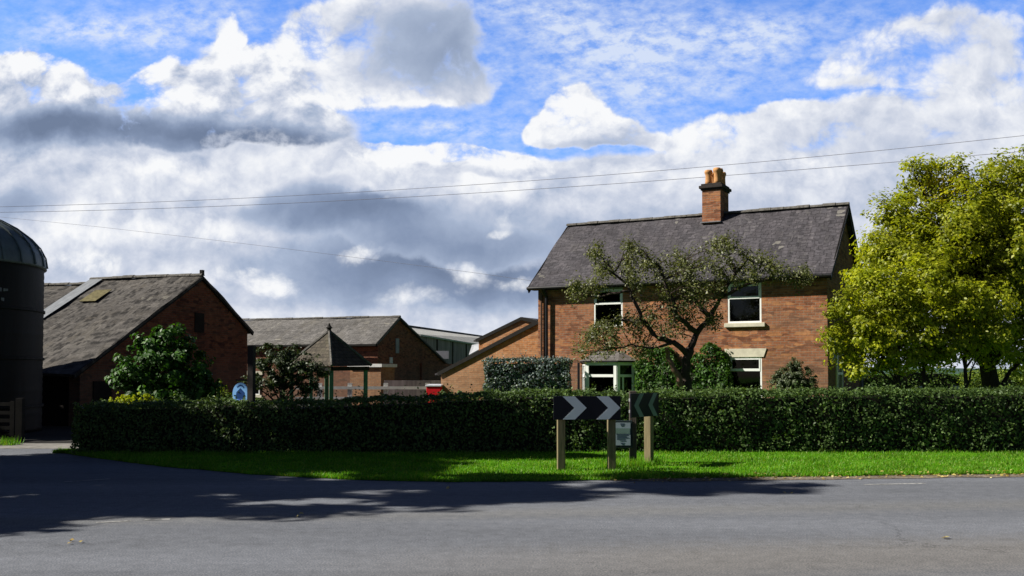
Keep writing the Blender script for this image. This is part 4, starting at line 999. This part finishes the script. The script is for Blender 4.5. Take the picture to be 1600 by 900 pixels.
ends.append(limb([ap_(1125, 465, .4), ap_(1165, 445, .2), ap_(1205, 432), ap_(1245, 436, -.1)], .05, .015))
ends.append(limb([ap_(1090, 520, .2), ap_(1060, 495, -.4), ap_(1045, 460, -.6), ap_(1035, 425, -.6), ap_(1015, 405, -.4)], .07, .02))
ends.append(limb([ap_(985, 455, -.3), ap_(955, 460, -.2), ap_(925, 465, 0), ap_(900, 455, .1)], .035, .012))
ends.append(limb([ap_(1055, 535, -.2), ap_(1020, 545, -.6), ap_(985, 540, -.8), ap_(950, 545, -.8)], .04, .012))
ends.append(limb([ap_(1150, 430, .4), ap_(1140, 400, .6), ap_(1128, 378, .6)], .03, .01))
ends.append(limb([ap_(1170, 405, .3), ap_(1200, 410, .2), ap_(1228, 428, 0)], .028, .01))
ends.append(limb([ap_(945, 410), ap_(935, 395, .1), ap_(915, 392, .2)], .022, .008)); ends.append(limb([ap_(960, 425, -.2), ap_(978, 400, .2), ap_(985, 385, .3)], .022, .008))
aps = [(1145, 410, 42), (1110, 405, 36), (1180, 408, 34), (1205, 425, 30), (1238, 432, 22), (1075, 418, 34), (1045, 425, 30), (1015, 412, 26), (985, 420, 26), (945, 415, 26), (920, 440, 30), (900, 455, 20),
       (1005, 445, 30), (1040, 460, 30), (1085, 450, 34), (1120, 440, 36), (1100, 475, 26), (1060, 490, 28), (1020, 490, 26), (990, 505, 26), (955, 510, 26), (925, 520, 22), (910, 548, 18), (960, 545, 26), (1000, 548, 20), (1040, 515, 22), (1130, 378, 14), (985, 385, 14), (1120, 505, 16), (1262, 430, 12), (930, 395, 14)]
allp = [p for e in ends for p in e[2:]]
AP_ = np.array([tuple(p) for p in allp]); P = []; NN = []
for px, py, rr in aps:
    for _ in range(int(4 + rr * .42)):
        d = unit(rng.normal(0, 1, 3)) * rng.uniform(.2, 1.05)
        c = np.array(tuple(ap_(px, py, rng.normal(0, .55)))) + d * rr / F * ay
        i = int(np.argmin(((AP_ - c) ** 2).sum(1))); s0 = allp[i]
        tw = bend(s0, c, .06, 4); tb.tube(tw, [.012, .010, .008, .006, .003], 4, cap=False)
        for q in tw[2:]:
            m = int(rng.integers(7, 22)); g_ = rng.normal(0, .085, (m, 3)); P.append(np.array(tuple(q)) + g_); NN.append(unit(g_) * .6 + np.array([-.2, -.1, .5]))
tb.build("trunk", M["applebark"], apple, smooth=True)
tb = MB(); limb([ap_(1066, 606, -.12), ap_(1060, 592, -.2), ap_(1050, 575, -.25), ap_(1042, 552, -.28), ap_(1040, 544, -.3)], .085, .045); st = tb.build("bare_limb", M["redbark"], apple, smooth=True)
quads("crown", leaf_quads(np.concatenate(P), np.concatenate(NN), .075, .55), L["apple"], apple)

# big tree at the right and the three slim ones before it
by = 27.0; bb = at(1552, 583, by); bb.z = 0
bl = [(1500, 400, 62), (1545, 340, 58, .5), (1440, 345, 50), (1470, 300, 40, .6), (1400, 400, 52), (1375, 450, 44), (1455, 455, 58, -.6), (1540, 440, 64, -.8), (1600, 420, 70), (1590, 330, 56), (1650, 370, 80, .5), (1380, 345, 26), (1372, 322, 16), (1405, 315, 22),
      (1430, 275, 22), (1455, 268, 18), (1500, 275, 28), (1550, 270, 26), (1595, 265, 28), (1630, 270, 40, .5), (1560, 520, 52, -.4), (1620, 500, 60), (1500, 520, 46, -.6), (1395, 500, 44), (1345, 430, 22), (1480, 370, 50, -1.0), (1690, 470, 60), (1440, 400, 50, -.8), (1415, 360, 40), (1395, 390, 44, -.5), (1360, 400, 30), (1530, 480, 50, -1.2), (1470, 420, 50, -1.3), (1580, 380, 60, -1.0), (1510, 340, 50, -.8), (1600, 560, 30, .6), (1500, 450, 44, .8), (1560, 300, 50)]
bs = sph(bb, by, bl)
yc = at(1470, 300, by) - bb
L["big"] = leaves_mat("tree_leaf", (0.135, 0.170, 0.009), (0.25, 0.285, 0.014), (0.42, 0.42, 0.03), 0.45, 0.45, 0.35, patch=(tuple(yc), .85, (.52, .40, .02)))
make_tree("broadleaf_tree", "big yellow green broadleaf tree with thick dark trunk beyond the hedge", "tree", bb,
          [Vector((.1, 0, 0)), Vector((0, 0, .9)), Vector((-.12, .05, 1.7)), Vector((-.25, .1, 2.6)), Vector((-.3, .1, 3.4))], .27, bs, 46, 92, .36, .120, L["big"], M["darkbark"], shell=(.3, 1.08), width=.5, limb_from=1, up=.5, lmb=.4)
for tpx, lab, lst in ((1405, "slim forked tree with bright leaves, nearest the farmhouse gable", [(1385, 540, 34, .2), (1400, 520, 34), (1365, 520, 30, -.3), (1390, 450, 40), (1350, 500, 36), (1330, 540, 32), (1318, 505, 26), (1375, 545, 34), (1345, 575, 20), (1315, 470, 20), (1300, 525, 16), (1380, 480, 34), (1360, 440, 26), (1400, 560, 20)]),
                      (1445, "slim many stemmed tree with bright leaves, middle one of the row", [(1470, 550, 28), (1490, 470, 36), (1450, 430, 34), (1430, 520, 36), (1410, 480, 34), (1455, 545, 30), (1425, 555, 24), (1440, 470, 30), (1470, 500, 32)]),
                      (1510, "thin dark stemmed tree with bright leaves close to the thick trunk", [(1560, 515, 30), (1540, 470, 34), (1500, 535, 28), (1520, 500, 34), (1485, 520, 26), (1530, 545, 22), (1510, 470, 28)])):
    ty = 24.4; b0 = at(tpx, 583, ty); b0.z = 0
    make_tree("slim_tree", lab, "tree", b0, [Vector((0, 0, 0)), Vector((.02, 0, .7)), Vector((.0, .03, 1.2)), Vector((-.03, 0, 1.7))], .075, sph(b0, ty, lst), 66, 84, .29, .11, L["front"], M["darkbark"], "row of slim trees beyond the hedge", shell=(.3, 1.1), width=.55, limb_from=1, up=.45, lmb=.5)

# left yard shrub, small tree, yellow plants
blob_shrub("laurel_bush", "glossy green laurel bush before the brick barn gable", 24.2, [(258, 570, 46), (240, 540, 26), (270, 535, 24), (218, 575, 30), (200, 590, 20), (295, 575, 34), (315, 600, 26), (250, 610, 44), (212, 612, 26), (300, 615, 34), (255, 520, 12), (200, 560, 12)], 95, 60, .19, .13, L["laurel"], "bush")
blob_shrub("leafy_shrub", "thin yellow green shrub between laurel bush and oval sign", 25.2, [(345, 608, 16), (352, 622, 16), (335, 622, 16)], 90, 26, .1, .08, L["lime"], "shrub")
tY = 27.5; b0 = at(437, 583, tY); b0.z = 0
make_tree("small_tree", "small dark spreading tree left of the pyramid roofed shelter", "tree", b0, [Vector((0, 0, 0)), Vector((.05, 0, .6)), Vector((.08, 0, 1.1)), Vector((.1, 0, 1.5))], .11,
          sph(b0, tY, [(440, 562, 24), (410, 570, 24), (470, 570, 26), (495, 575, 18), (425, 552, 16), (455, 552, 14), (398, 590, 16), (480, 590, 18), (430, 590, 20), (505, 582, 10), (450, 575, 26), (420, 600, 16), (460, 600, 20), (495, 600, 16), (400, 605, 14), (475, 612, 14)]), 130, 44, .15, .085, L["dark"], M["darkbark"], shell=(.2, 1.05), limb_from=1, lmb=.45)
for lab, lst in (("low golden yellow flowering plants, the left clump above the hedge", [(182, 628, 11), (196, 626, 10), (208, 628, 9)]), ("low golden yellow flowering plant, the taller right clump above the hedge", [(222, 622, 9), (229, 628, 10), (238, 629, 8), (215, 630, 8)])):
    blob_shrub("flowering_plant", lab, 22.2, lst, 700, 22, .05, .05, L["yellow"], "plant", group="yellow plants above the shaded hedge")
# tall grass by the gate
m = 1500; x = rng.uniform(-14.5, -11.0, m); y = rng.uniform(22.0, 22.5, m); h = rng.uniform(.05, .22, m); a = rng.uniform(0, 6.28, m); ww = rng.uniform(.006, .012, m)
V = np.empty((m, 3, 3)); V[:, 0] = np.stack([x - np.cos(a) * ww, y - np.sin(a) * ww, 0 * x], 1); V[:, 1] = np.stack([x + np.cos(a) * ww, y + np.sin(a) * ww, 0 * x], 1); V[:, 2] = np.stack([x + rng.normal(0, .05, m), y + rng.normal(0, .05, m), h], 1)
tag(quads("grass", V.reshape(-1, 3), L["grass"], k=3), "rough grass along the gate foot", None, None, "stuff")

# far field on the right
make_hedge("field_hedge", "dark distant field hedge seen under the slim trees", "hedge", (0, 62, 0), 0, 14, 34, 0, 1.6, lambda x: 1.62 + .12 * np.sin(x * 1.3) + .1 * np.sin(x * 3.1), 90, .16, L["farhedge"], .25, 7.0)
blob_shrub("field_bush", "sunlit yellow green bush right of the thick tree trunk", 44, [(1585, 592, 24), (1610, 585, 30), (1570, 602, 18), (1640, 590, 34)], 34, 40, .3, .14, L["lime"], "bush")
blob_shrub("field_bush", "sunlit yellow green bush left of the thick tree trunk", 46, [(1527, 596, 20), (1510, 604, 14), (1545, 598, 16)], 40, 40, .3, .14, L["lime"], "bush")
ff = at(1340, 583, 34); fe = at(1640, 583, 34)
fp = empty("field_fence", (ff.x, 34, 0), 0, "weathered pale field fence beyond the roadside hedge", "fence")
for px in (1363, 1440, 1493, 1580, 1640):
    x = at(px, 583, 34).x - ff.x; MB().box(x - .07, x + .07, -.07, .07, 0, 1.16).build("post", M["rail"], fp)
MB().box(0, fe.x - ff.x, -.11, -.072, .86, .94).build("rail", M["oldwood"], fp)
tr_ = at(1345, 606, 32); o = empty("water_trough", (tr_.x - .1, 32, 0), 0, "pale low trough edge beyond hedge beside the farmhouse gable", "trough")
MB().box(0, .9, 0, .5, .25, 1.1).build("basin", M["stone"], o, bevel=.03); MB().box(.1, .8, .05, .45, 0, .249).build("stand", M["oldwood"], o)

# trees along the lane on the left whose shade falls over the hedge, verge and road
def lane_tree(x, y, h, r, label, n=5, z0=2.2):
    s = []
    for k in range(n * 3):
        t = k / (n * 3 - 1); z = z0 + r * .4 + (h - r * .45 - z0 - r * .4) * t; w = r * (1.05 - .75 * abs(t - .35) ** 1.2)
        a = k * 2.4; s.append((math.cos(a) * w * .55, math.sin(a) * w * .55, z, r * .45))
    make_tree("lane_tree", label, "tree", (x, y, 0), [Vector((0, 0, 0)), Vector((.1, 0, h * .2)), Vector((-.1, .1, h * .4)), Vector((0, 0, h * .6))], .3, s, 9, 150, .6, .36, L["dark"], M["darkbark"], "tall trees along the lane", shell=(.1, 1.05), limb_from=1, lmb=.3, twigs=False)
LANE = [(-15.5, 12.7, 15.4, 2.1), (-15.2, 17.4, 13.0, 2.6), (-14.8, 10.9, 10.0, 1.9), (-16.5, 15.2, 12.5, 2.5), (-22, 28.4, 7.8, 2.3), (-19.5, 15.8, 11.5, 3.4), (-20, 10.5, 9, 3.2), (-21.5, 24.6, 8.6, 2.7)]  # the lowest one, beside the silo, is added unseen to shade the barn front
for i, (x, y, h, r) in enumerate(LANE):
    lane_tree(x, y, h, r, "tall leafy tree beside the lane, out of view, its shade falling into the scene")

# ================================================================== WIRES
def wire(pts3, lab, rad=.0095):
    mb = MB(); mb.tube(pts3, rad, 5); tag(mb.build("overhead_wire", M["wire"]), lab, "cable", "overhead wires crossing the sky")
def wirepts(lst, Hh):
    out = []
    for px, py in lst:
        Y = (Hh - EYE) * F / (HORIZON - py); out.append(at(px, py, Y))
    return out
def spline(lst, n=40):
    xs = np.array([p[0] for p in lst]); ys = np.array([p[1] for p in lst]); c = np.polyfit(xs, ys, 3)
    q = np.linspace(xs.min(), xs.max(), n); return [(float(a), float(np.polyval(c, a))) for a in q]
wire(wirepts(spline([(-200, 326), (50, 322), (300, 315), (560, 299), (800, 283), (1100, 262), (1600, 212), (1800, 189)]), 9.6), "upper overhead wire rising towards the right across the clouds")
wire(wirepts(spline([(-200, 333), (100, 330), (380, 321), (620, 308), (800, 299), (1140, 273), (1400, 253), (1600, 237), (1800, 219)]), 9.0), "lower overhead wire passing behind the chimney pots")
sv = [at(px, py, Y) for px, py, Y in ((-200, 318, 46), (0, 339, 43), (150, 354, 41), (300, 371, 39), (450, 389, 37.5), (600, 408, 36.4), (740, 426, 35.4), (832, 439, 34.75))]
wire(sv, "faint overhead wire sloping down over the barn roof to the farmhouse eaves", .0055)

SKY_STRENGTH = 0.05; SKY_TINT = (0.38, 0.38, 0.46); FRONT_TINT = (0.92, 1.6, 2.8); CLOUD_STRENGTH = 0.60; EXPOSURE = 0.70

# ================================================================== LIGHT AND SKY
EL, AZ = R(38), R(265)             # azimuth clockwise from +Y: the sun stands left, level with the camera
S = Vector((math.sin(AZ) * math.cos(EL), math.cos(AZ) * math.cos(EL), math.sin(EL)))
sun = bpy.data.lights.new("sun", "SUN"); sun.energy = 5.0; sun.angle = R(0.53); sun.color = (1.0, 0.94, 0.84)
so = bpy.data.objects.new("sun", sun); COL.objects.link(so); so.rotation_euler = S.to_track_quat("Z", "Y").to_euler(); so.location = (-20, 0, 30)

wd = bpy.data.worlds.new("World"); sc.world = wd; wd.use_nodes = True
nt = NT(wd.node_tree); nt.n.clear()
wd.cycles.sampling_method = 'MANUAL'; wd.cycles.sample_map_resolution = 512
out = nt.new("ShaderNodeOutputWorld")
dirv = nt.coord("Generated")
sky = nt.new("ShaderNodeTexSky", sky_type="NISHITA"); sky.sun_disc = False; sky.sun_elevation = EL; sky.sun_rotation = AZ
sky.air_density = 1.0; sky.dust_density = 0.6; sky.ozone_density = 2.0; sky.altitude = 0
sp = nt.new("ShaderNodeSeparateXYZ"); nt.put(sp.inputs[0], dirv)
yy = nt.math("MAXIMUM", sp.outputs[1], 0.12)
u = nt.math("DIVIDE", sp.outputs[0], yy); v = nt.math("DIVIDE", sp.outputs[2], yy)
cm = nt.new("ShaderNodeCombineXYZ"); nt.put(cm.inputs[0], u); nt.put(cm.inputs[1], v)
uv = cm.outputs[0]
def U(px): return (px - 800) / F
def Vv(py): return (HORIZON - py) / F
def puffs(vec, scale, detail=4.0, rough=.5):
    n = nt.new("ShaderNodeTexVoronoi", feature="SMOOTH_F1", voronoi_dimensions="2D"); n.normalize = False
    nt.put(n.inputs["Vector"], vec); n.inputs["Scale"].default_value = scale; n.inputs["Detail"].default_value = detail
    n.inputs["Roughness"].default_value = rough; n.inputs["Lacunarity"].default_value = 2.2; n.inputs["Smoothness"].default_value = .35
    return nt.math("SUBTRACT", 1.0, n.outputs["Distance"])
w1 = nt.vmath("SUBTRACT", nt.noise(uv, 6.0, 3, 0.5, col=True), (0.5, 0.5, 0.5))
w2 = nt.vmath("SUBTRACT", nt.noise(uv, 30.0, 4, 0.6, col=True), (0.5, 0.5, 0.5))
wuv = nt.vmath("ADD", uv, nt.vmath("ADD", nt.vmath("SCALE", w1, 0.05), nt.vmath("SCALE", w2, 0.012)))
soft = nt.vmath("ADD", uv, nt.vmath("ADD", nt.vmath("SCALE", w1, 0.07), nt.vmath("SCALE", w2, 0.02)))
ORDER = [None]     # the cloud banks are worked out one after another, so that the shader's stack stays small
def after(vec):
    if ORDER[0] is None: return vec
    n = nt.new("ShaderNodeVectorMath", operation="MULTIPLY_ADD"); nt.put(n.inputs[0], ORDER[0]); n.inputs[1].default_value = (1e-9, 1e-9, 0); nt.put(n.inputs[2], vec)
    return n.outputs[0]
def masses(vec, lst, start=0.0):
    acc = start
    for i, e in enumerate(lst):
        if i % 4 == 0: q0 = after(vec)
        px, py, rx, ry, wgt = e[:5]; rot = e[5] if len(e) > 5 else 0
        q = nt.mapping(q0, (rx / F, ry / F, 1), (U(px), Vv(py), 0), (0, 0, R(rot)), "TEXTURE")
        k = nt.maprange(nt.vmath("LENGTH", q), 0.0, 1.0, wgt, 0.0, "SMOOTHSTEP")
        acc = nt.math("ADD", acc, k); ORDER[0] = acc
    return acc
front = nt.maprange(v, 0.385, 0.48, 1.0, 0.0, "SMOOTHSTEP")          # overhead and behind it is clear
side = nt.maprange(nt.math("ABSOLUTE", u), 0.55, 0.78, 1.0, 0.0, "SMOOTHSTEP")
ahead = nt.maprange(sp.outputs[1], 0.1, 0.35, 0.0, 1.0)
here = nt.math("MULTIPLY", nt.math("MULTIPLY", front, side), ahead)
fb = nt.math("SUBTRACT", nt.noise(nt.mapping(uv, (1, 1.5, 1)), 5.0, 8, 0.56), .5)
PS = (1.0, 1.2, 1)
pu = puffs(nt.mapping(wuv, PS), 15.0, 5, .55)
pu2 = puffs(nt.mapping(nt.vmath("ADD", wuv, (-0.009, 0.012, 0)), PS), 15.0, 5, .55)
rel = nt.math("SUBTRACT", pu, pu2)
n0 = nt.math("SUBTRACT", nt.noise(wuv, 16.0, 7, 0.6), .5)
n1 = nt.math("SUBTRACT", nt.noise(nt.mapping(soft, (1, 2.2, 1)), 6.0, 5, 0.52), .5)
puc = nt.math("SUBTRACT", pu, .62)
RAMP = [(0.0, (0.17, 0.225, 0.345)), (0.22, (0.25, 0.32, 0.47)), (0.45, (0.41, 0.49, 0.65)), (0.66, (0.62, 0.67, 0.79)), (0.84, (0.82, 0.85, 0.92)), (1.0, (0.97, 0.98, 1.0))]
ccol = None; alpha = None
def layer(shape, base, lights, kp=.75, kf=.5, lo=.40, hi=.62, kr=.8, kn=.25, k1=.0, ke=.12, big=1.6, w=1.5):
    """one bank of cloud: its outline, and how light falls on it"""
    global ccol, alpha
    s_ = masses(wuv, [(e[0], e[1], e[2] * big, e[3] * big, w) for e in shape], 0.0)
    s_ = nt.math("MINIMUM", s_, 1.6)
    s_ = nt.math("ADD", s_, nt.math("ADD", nt.math("MULTIPLY", puc, kp), nt.math("MULTIPLY", fb, kf)))
    a_ = nt.maprange(s_, lo, hi, 0.0, 1.0, "SMOOTHSTEP")
    b_ = masses(soft, lights, base)
    b_ = nt.math("ADD", b_, nt.math("MULTIPLY", rel, nt.maprange(b_, .38, .82, kr * .2, kr))); b_ = nt.math("ADD", b_, nt.math("MULTIPLY", n0, kn))
    if k1: b_ = nt.math("ADD", b_, nt.math("MULTIPLY", n1, k1))
    b_ = nt.math("ADD", b_, nt.maprange(s_, lo, hi + .35, ke, 0.0))
    c_ = nt.ramp(b_, RAMP)
    if ccol is None: ccol, alpha = c_, a_
    else:
        ccol = nt.mix(a_, ccol, c_); alpha = nt.math("MAXIMUM", alpha, a_)
    ORDER[0] = nt.math("ADD", alpha, ccol)
# pale sheets towards the horizon and to the right
layer([(800, 470, 1300, 170), (1450, 330, 420, 150), (1200, 330, 400, 90), (150, 330, 330, 60), (-150, 230, 200, 120), (1750, 200, 200, 200), (820, 290, 200, 40), (300, 300, 330, 60), (250, 250, 330, 40), (560, 290, 200, 50), (700, 560, 1600, 160), (40, 370, 200, 90), (1000, 285, 120, 40), (440, 200, 110, 40)], .72,
      [(800, 420, 480, 110, -.56), (560, 440, 360, 80, -.20), (640, 370, 320, 80, -.18), (300, 400, 340, 40, -.12), (870, 480, 200, 50, -.1), (20, 315, 90, 44, -.36), (110, 395, 130, 44, -.18), (250, 270, 150, 22, .3), (60, 335, 150, 22, .16), (150, 360, 150, 30, .14), (320, 350, 160, 30, .12), (770, 300, 150, 36, .28), (830, 275, 90, 26, -.2), (980, 330, 260, 60, -.06), (1020, 265, 90, 40, .14), (1450, 300, 260, 60, -.10), (1200, 330, 300, 40, -.06), (250, 440, 200, 30, .08), (700, 490, 400, 30, .12)],
      kp=.4, kf=.8, lo=.15, hi=.8, kr=.40, kn=.10, k1=.42, ke=.1, w=1.6)
layer([(1050, 240, 32, 36), (1085, 208, 40, 30), (1140, 205, 60, 40), (1200, 220, 90, 60), (1320, 205, 120, 70), (1450, 200, 140, 90), (1570, 160, 120, 100), (1250, 172, 60, 35), (1110, 270, 80, 40)], .74,
      [(1050, 225, 70, 50, .30), (1100, 195, 80, 30, .2), (1270, 165, 70, 28, .16), (1250, 245, 100, 40, .12), (1330, 215, 200, 50, -.08), (1450, 265, 260, 60, -.14), (1200, 320, 250, 60, -.10), (1540, 150, 100, 60, .08)], hi=1.05, kp=.9, kr=.36, kn=.12, k1=.15)
layer([(1400, 60, 90, 46), (1300, 98, 56, 30), (1480, 50, 70, 50), (1570, 60, 90, 70), (1345, 66, 50, 32), (1420, 110, 110, 36), (1500, 120, 120, 40)], .77,
      [(1400, 45, 110, 36, .2), (1300, 90, 66, 30, .10), (1540, 60, 140, 90, -.14), (1340, 122, 120, 22, -.14), (1450, 100, 100, 30, -.06)], hi=1.2, kp=.9, kf=.8, kr=.36, kn=.14, k1=.12)
layer([(905, 163, 48, 38), (940, 188, 50, 38), (870, 180, 40, 36), (915, 205, 76, 26), (985, 196, 34, 26), (898, 142, 32, 22), (1030, 222, 40, 20), (842, 205, 36, 24)], .86,
      [(885, 155, 80, 46, .22), (930, 224, 130, 28, -.42), (1000, 200, 50, 44, -.22), (950, 205, 60, 30, -.12)], hi=.95, kp=1.0, kf=.8, kr=.55)
layer([(640, 240, 110, 22), (560, 237, 60, 20), (740, 236, 90, 24), (800, 262, 70, 24), (690, 262, 170, 24)], .84,
      [(640, 234, 170, 22, .24), (750, 232, 110, 24, .14), (720, 282, 200, 30, -.28), (560, 268, 70, 20, -.2)], hi=1.0, kp=.9, kr=.6)
layer([(690, 80, 105, 76), (560, 60, 120, 80), (480, 50, 70, 60), (620, 20, 150, 60), (560, 142, 120, 36), (700, 128, 90, 40), (490, 120, 90, 50)], .76,
      [(700, 80, 230, 96, -.46), (640, 25, 180, 46, -.20), (450, 60, 110, 90, .22), (540, 152, 170, 34, .30), (640, 167, 120, 20, .26), (742, 60, 22, 60, .12), (590, 90, 60, 60, -.08)], hi=1.15, kp=.95, kf=.7, kr=.42, ke=.04)
layer([(560, 330, 140, 40), (500, 300, 80, 26), (690, 372, 160, 40), (450, 330, 120, 36), (770, 395, 140, 34)], .46,
      [(575, 297, 70, 18, .34), (480, 290, 100, 18, .12), (560, 332, 260, 52, -.42), (720, 385, 240, 46, -.26), (420, 350, 130, 30, .10)], kp=.7, kf=.7, lo=.25, hi=.95, kr=.45, k1=.3, ke=.16)
layer([(60, 92, 70, 46), (20, 130, 80, 60), (128, 140, 76, 46), (250, 112, 38, 36), (235, 150, 60, 46), (342, 55, 32, 56), (335, 120, 60, 60), (420, 100, 66, 56), (300, 170, 120, 50), (470, 150, 74, 50), (150, 200, 190, 46), (350, 215, 165, 36), (30, 210, 80, 56), (-60, 160, 100, 100), (480, 210, 70, 34)], .66,
      [(65, 78, 130, 60, .50), (255, 105, 70, 56, .44), (345, 55, 80, 90, .50), (300, 160, 80, 40, .26), (440, 90, 100, 80, .38), (490, 165, 80, 30, .22), (130, 150, 90, 36, .22), (250, 214, 380, 52, -.62, -5), (60, 202, 160, 46, -.38), (430, 236, 170, 44, -.40, -10)], hi=1.0, kp=1.0, kf=.6, kr=.75, ke=.03)
layer([(150, 405, 60, 26), (380, 425, 70, 26), (440, 452, 50, 22), (250, 445, 120, 22), (60, 395, 80, 20), (560, 400, 70, 22), (660, 462, 90, 22), (330, 370, 80, 16), (800, 440, 70, 20), (720, 420, 50, 18)], .76,
      [(165, 395, 70, 24, .25), (380, 415, 80, 22, .28), (250, 470, 220, 24, -.14), (600, 450, 200, 40, -.08), (560, 392, 70, 20, .12), (430, 470, 80, 20, -.08)], kp=1.0, kf=.9, lo=.3, hi=1.5, kr=.6, kn=.14)
layer([(790, 345, 30, 22), (770, 365, 26, 8), (175, 405, 26, 20), (215, 268, 70, 10), (300, 268, 60, 8), (380, 425, 34, 14), (440, 450, 24, 14), (402, 415, 18, 10), (250, 442, 60, 12), (370, 372, 30, 7), (600, 312, 16, 8)], .93,
      [(790, 372, 60, 16, -.2), (400, 455, 90, 18, -.2), (175, 425, 50, 14, -.2)], kp=1.1, kf=.9, lo=.35, hi=1.9)
alpha = nt.math("ADD", nt.math("MULTIPLY", alpha, here), nt.math("MULTIPLY", nt.math("SUBTRACT", 1.0, here), nt.maprange(fb, .12, .35, 0, .12)))
# thin high veil (fine ripples) over the blue
rip = nt.noise(nt.mapping(uv, (1.0, 1.8, 1), rot=(0, 0, R(-24))), 46, 4, 0.65)
big = nt.noise(nt.mapping(uv, (1.0, 2.6, 1), rot=(0, 0, R(-12))), 9, 5, 0.6)
veil = masses(soft, [(960, 70, 330, 150, .85), (870, 30, 240, 110, .35), (200, 30, 280, 60, 1.0), (1250, 40, 200, 70, .6), (690, 195, 200, 22, .3), (420, 20, 100, 40, .5), (1150, 80, 260, 100, .4), (700, 170, 400, 120, .25), (1000, 190, 260, 110, .3), (600, 205, 200, 30, .2)], 0.36)
va = nt.math("MULTIPLY", veil, nt.math("MULTIPLY", nt.maprange(rip, 0.32, 0.70, 0.15, 1.0), nt.maprange(big, .32, .66, .45, 1.15)))
va = nt.math("MULTIPLY", nt.math("MINIMUM", va, 0.88), here)
bgs = nt.new("ShaderNodeBackground"); bgs.inputs[1].default_value = SKY_STRENGTH
tint = nt.mix(here, SKY_TINT, FRONT_TINT)
nt.l.new(nt.mix(1.0, sky.outputs[0], tint, "MULTIPLY"), bgs.inputs[0])
bgv = nt.new("ShaderNodeBackground"); bgv.inputs[0].default_value = (.74, .82, .97, 1); bgv.inputs[1].default_value = CLOUD_STRENGTH
bgc = nt.new("ShaderNodeBackground"); nt.l.new(ccol, bgc.inputs[0]); bgc.inputs[1].default_value = CLOUD_STRENGTH
m1 = nt.new("ShaderNodeMixShader"); nt.put(m1.inputs[0], va); nt.l.new(bgs.outputs[0], m1.inputs[1]); nt.l.new(bgv.outputs[0], m1.inputs[2])
m2 = nt.new("ShaderNodeMixShader"); nt.put(m2.inputs[0], alpha); nt.l.new(m1.outputs[0], m2.inputs[1]); nt.l.new(bgc.outputs[0], m2.inputs[2])
nt.l.new(m2.outputs[0], out.inputs[0])

sc.view_settings.view_transform = "Standard"; sc.view_settings.look = "None"; sc.view_settings.exposure = EXPOSURE; sc.view_settings.gamma = 1
sc.view_settings.use_curve_mapping = False
sc.render.engine = "CYCLES"; sc.cycles.use_denoising = True; sc.cycles.max_bounces = 6; sc.cycles.transparent_max_bounces = 8
sc.cycles.sample_clamp_indirect = 4.0
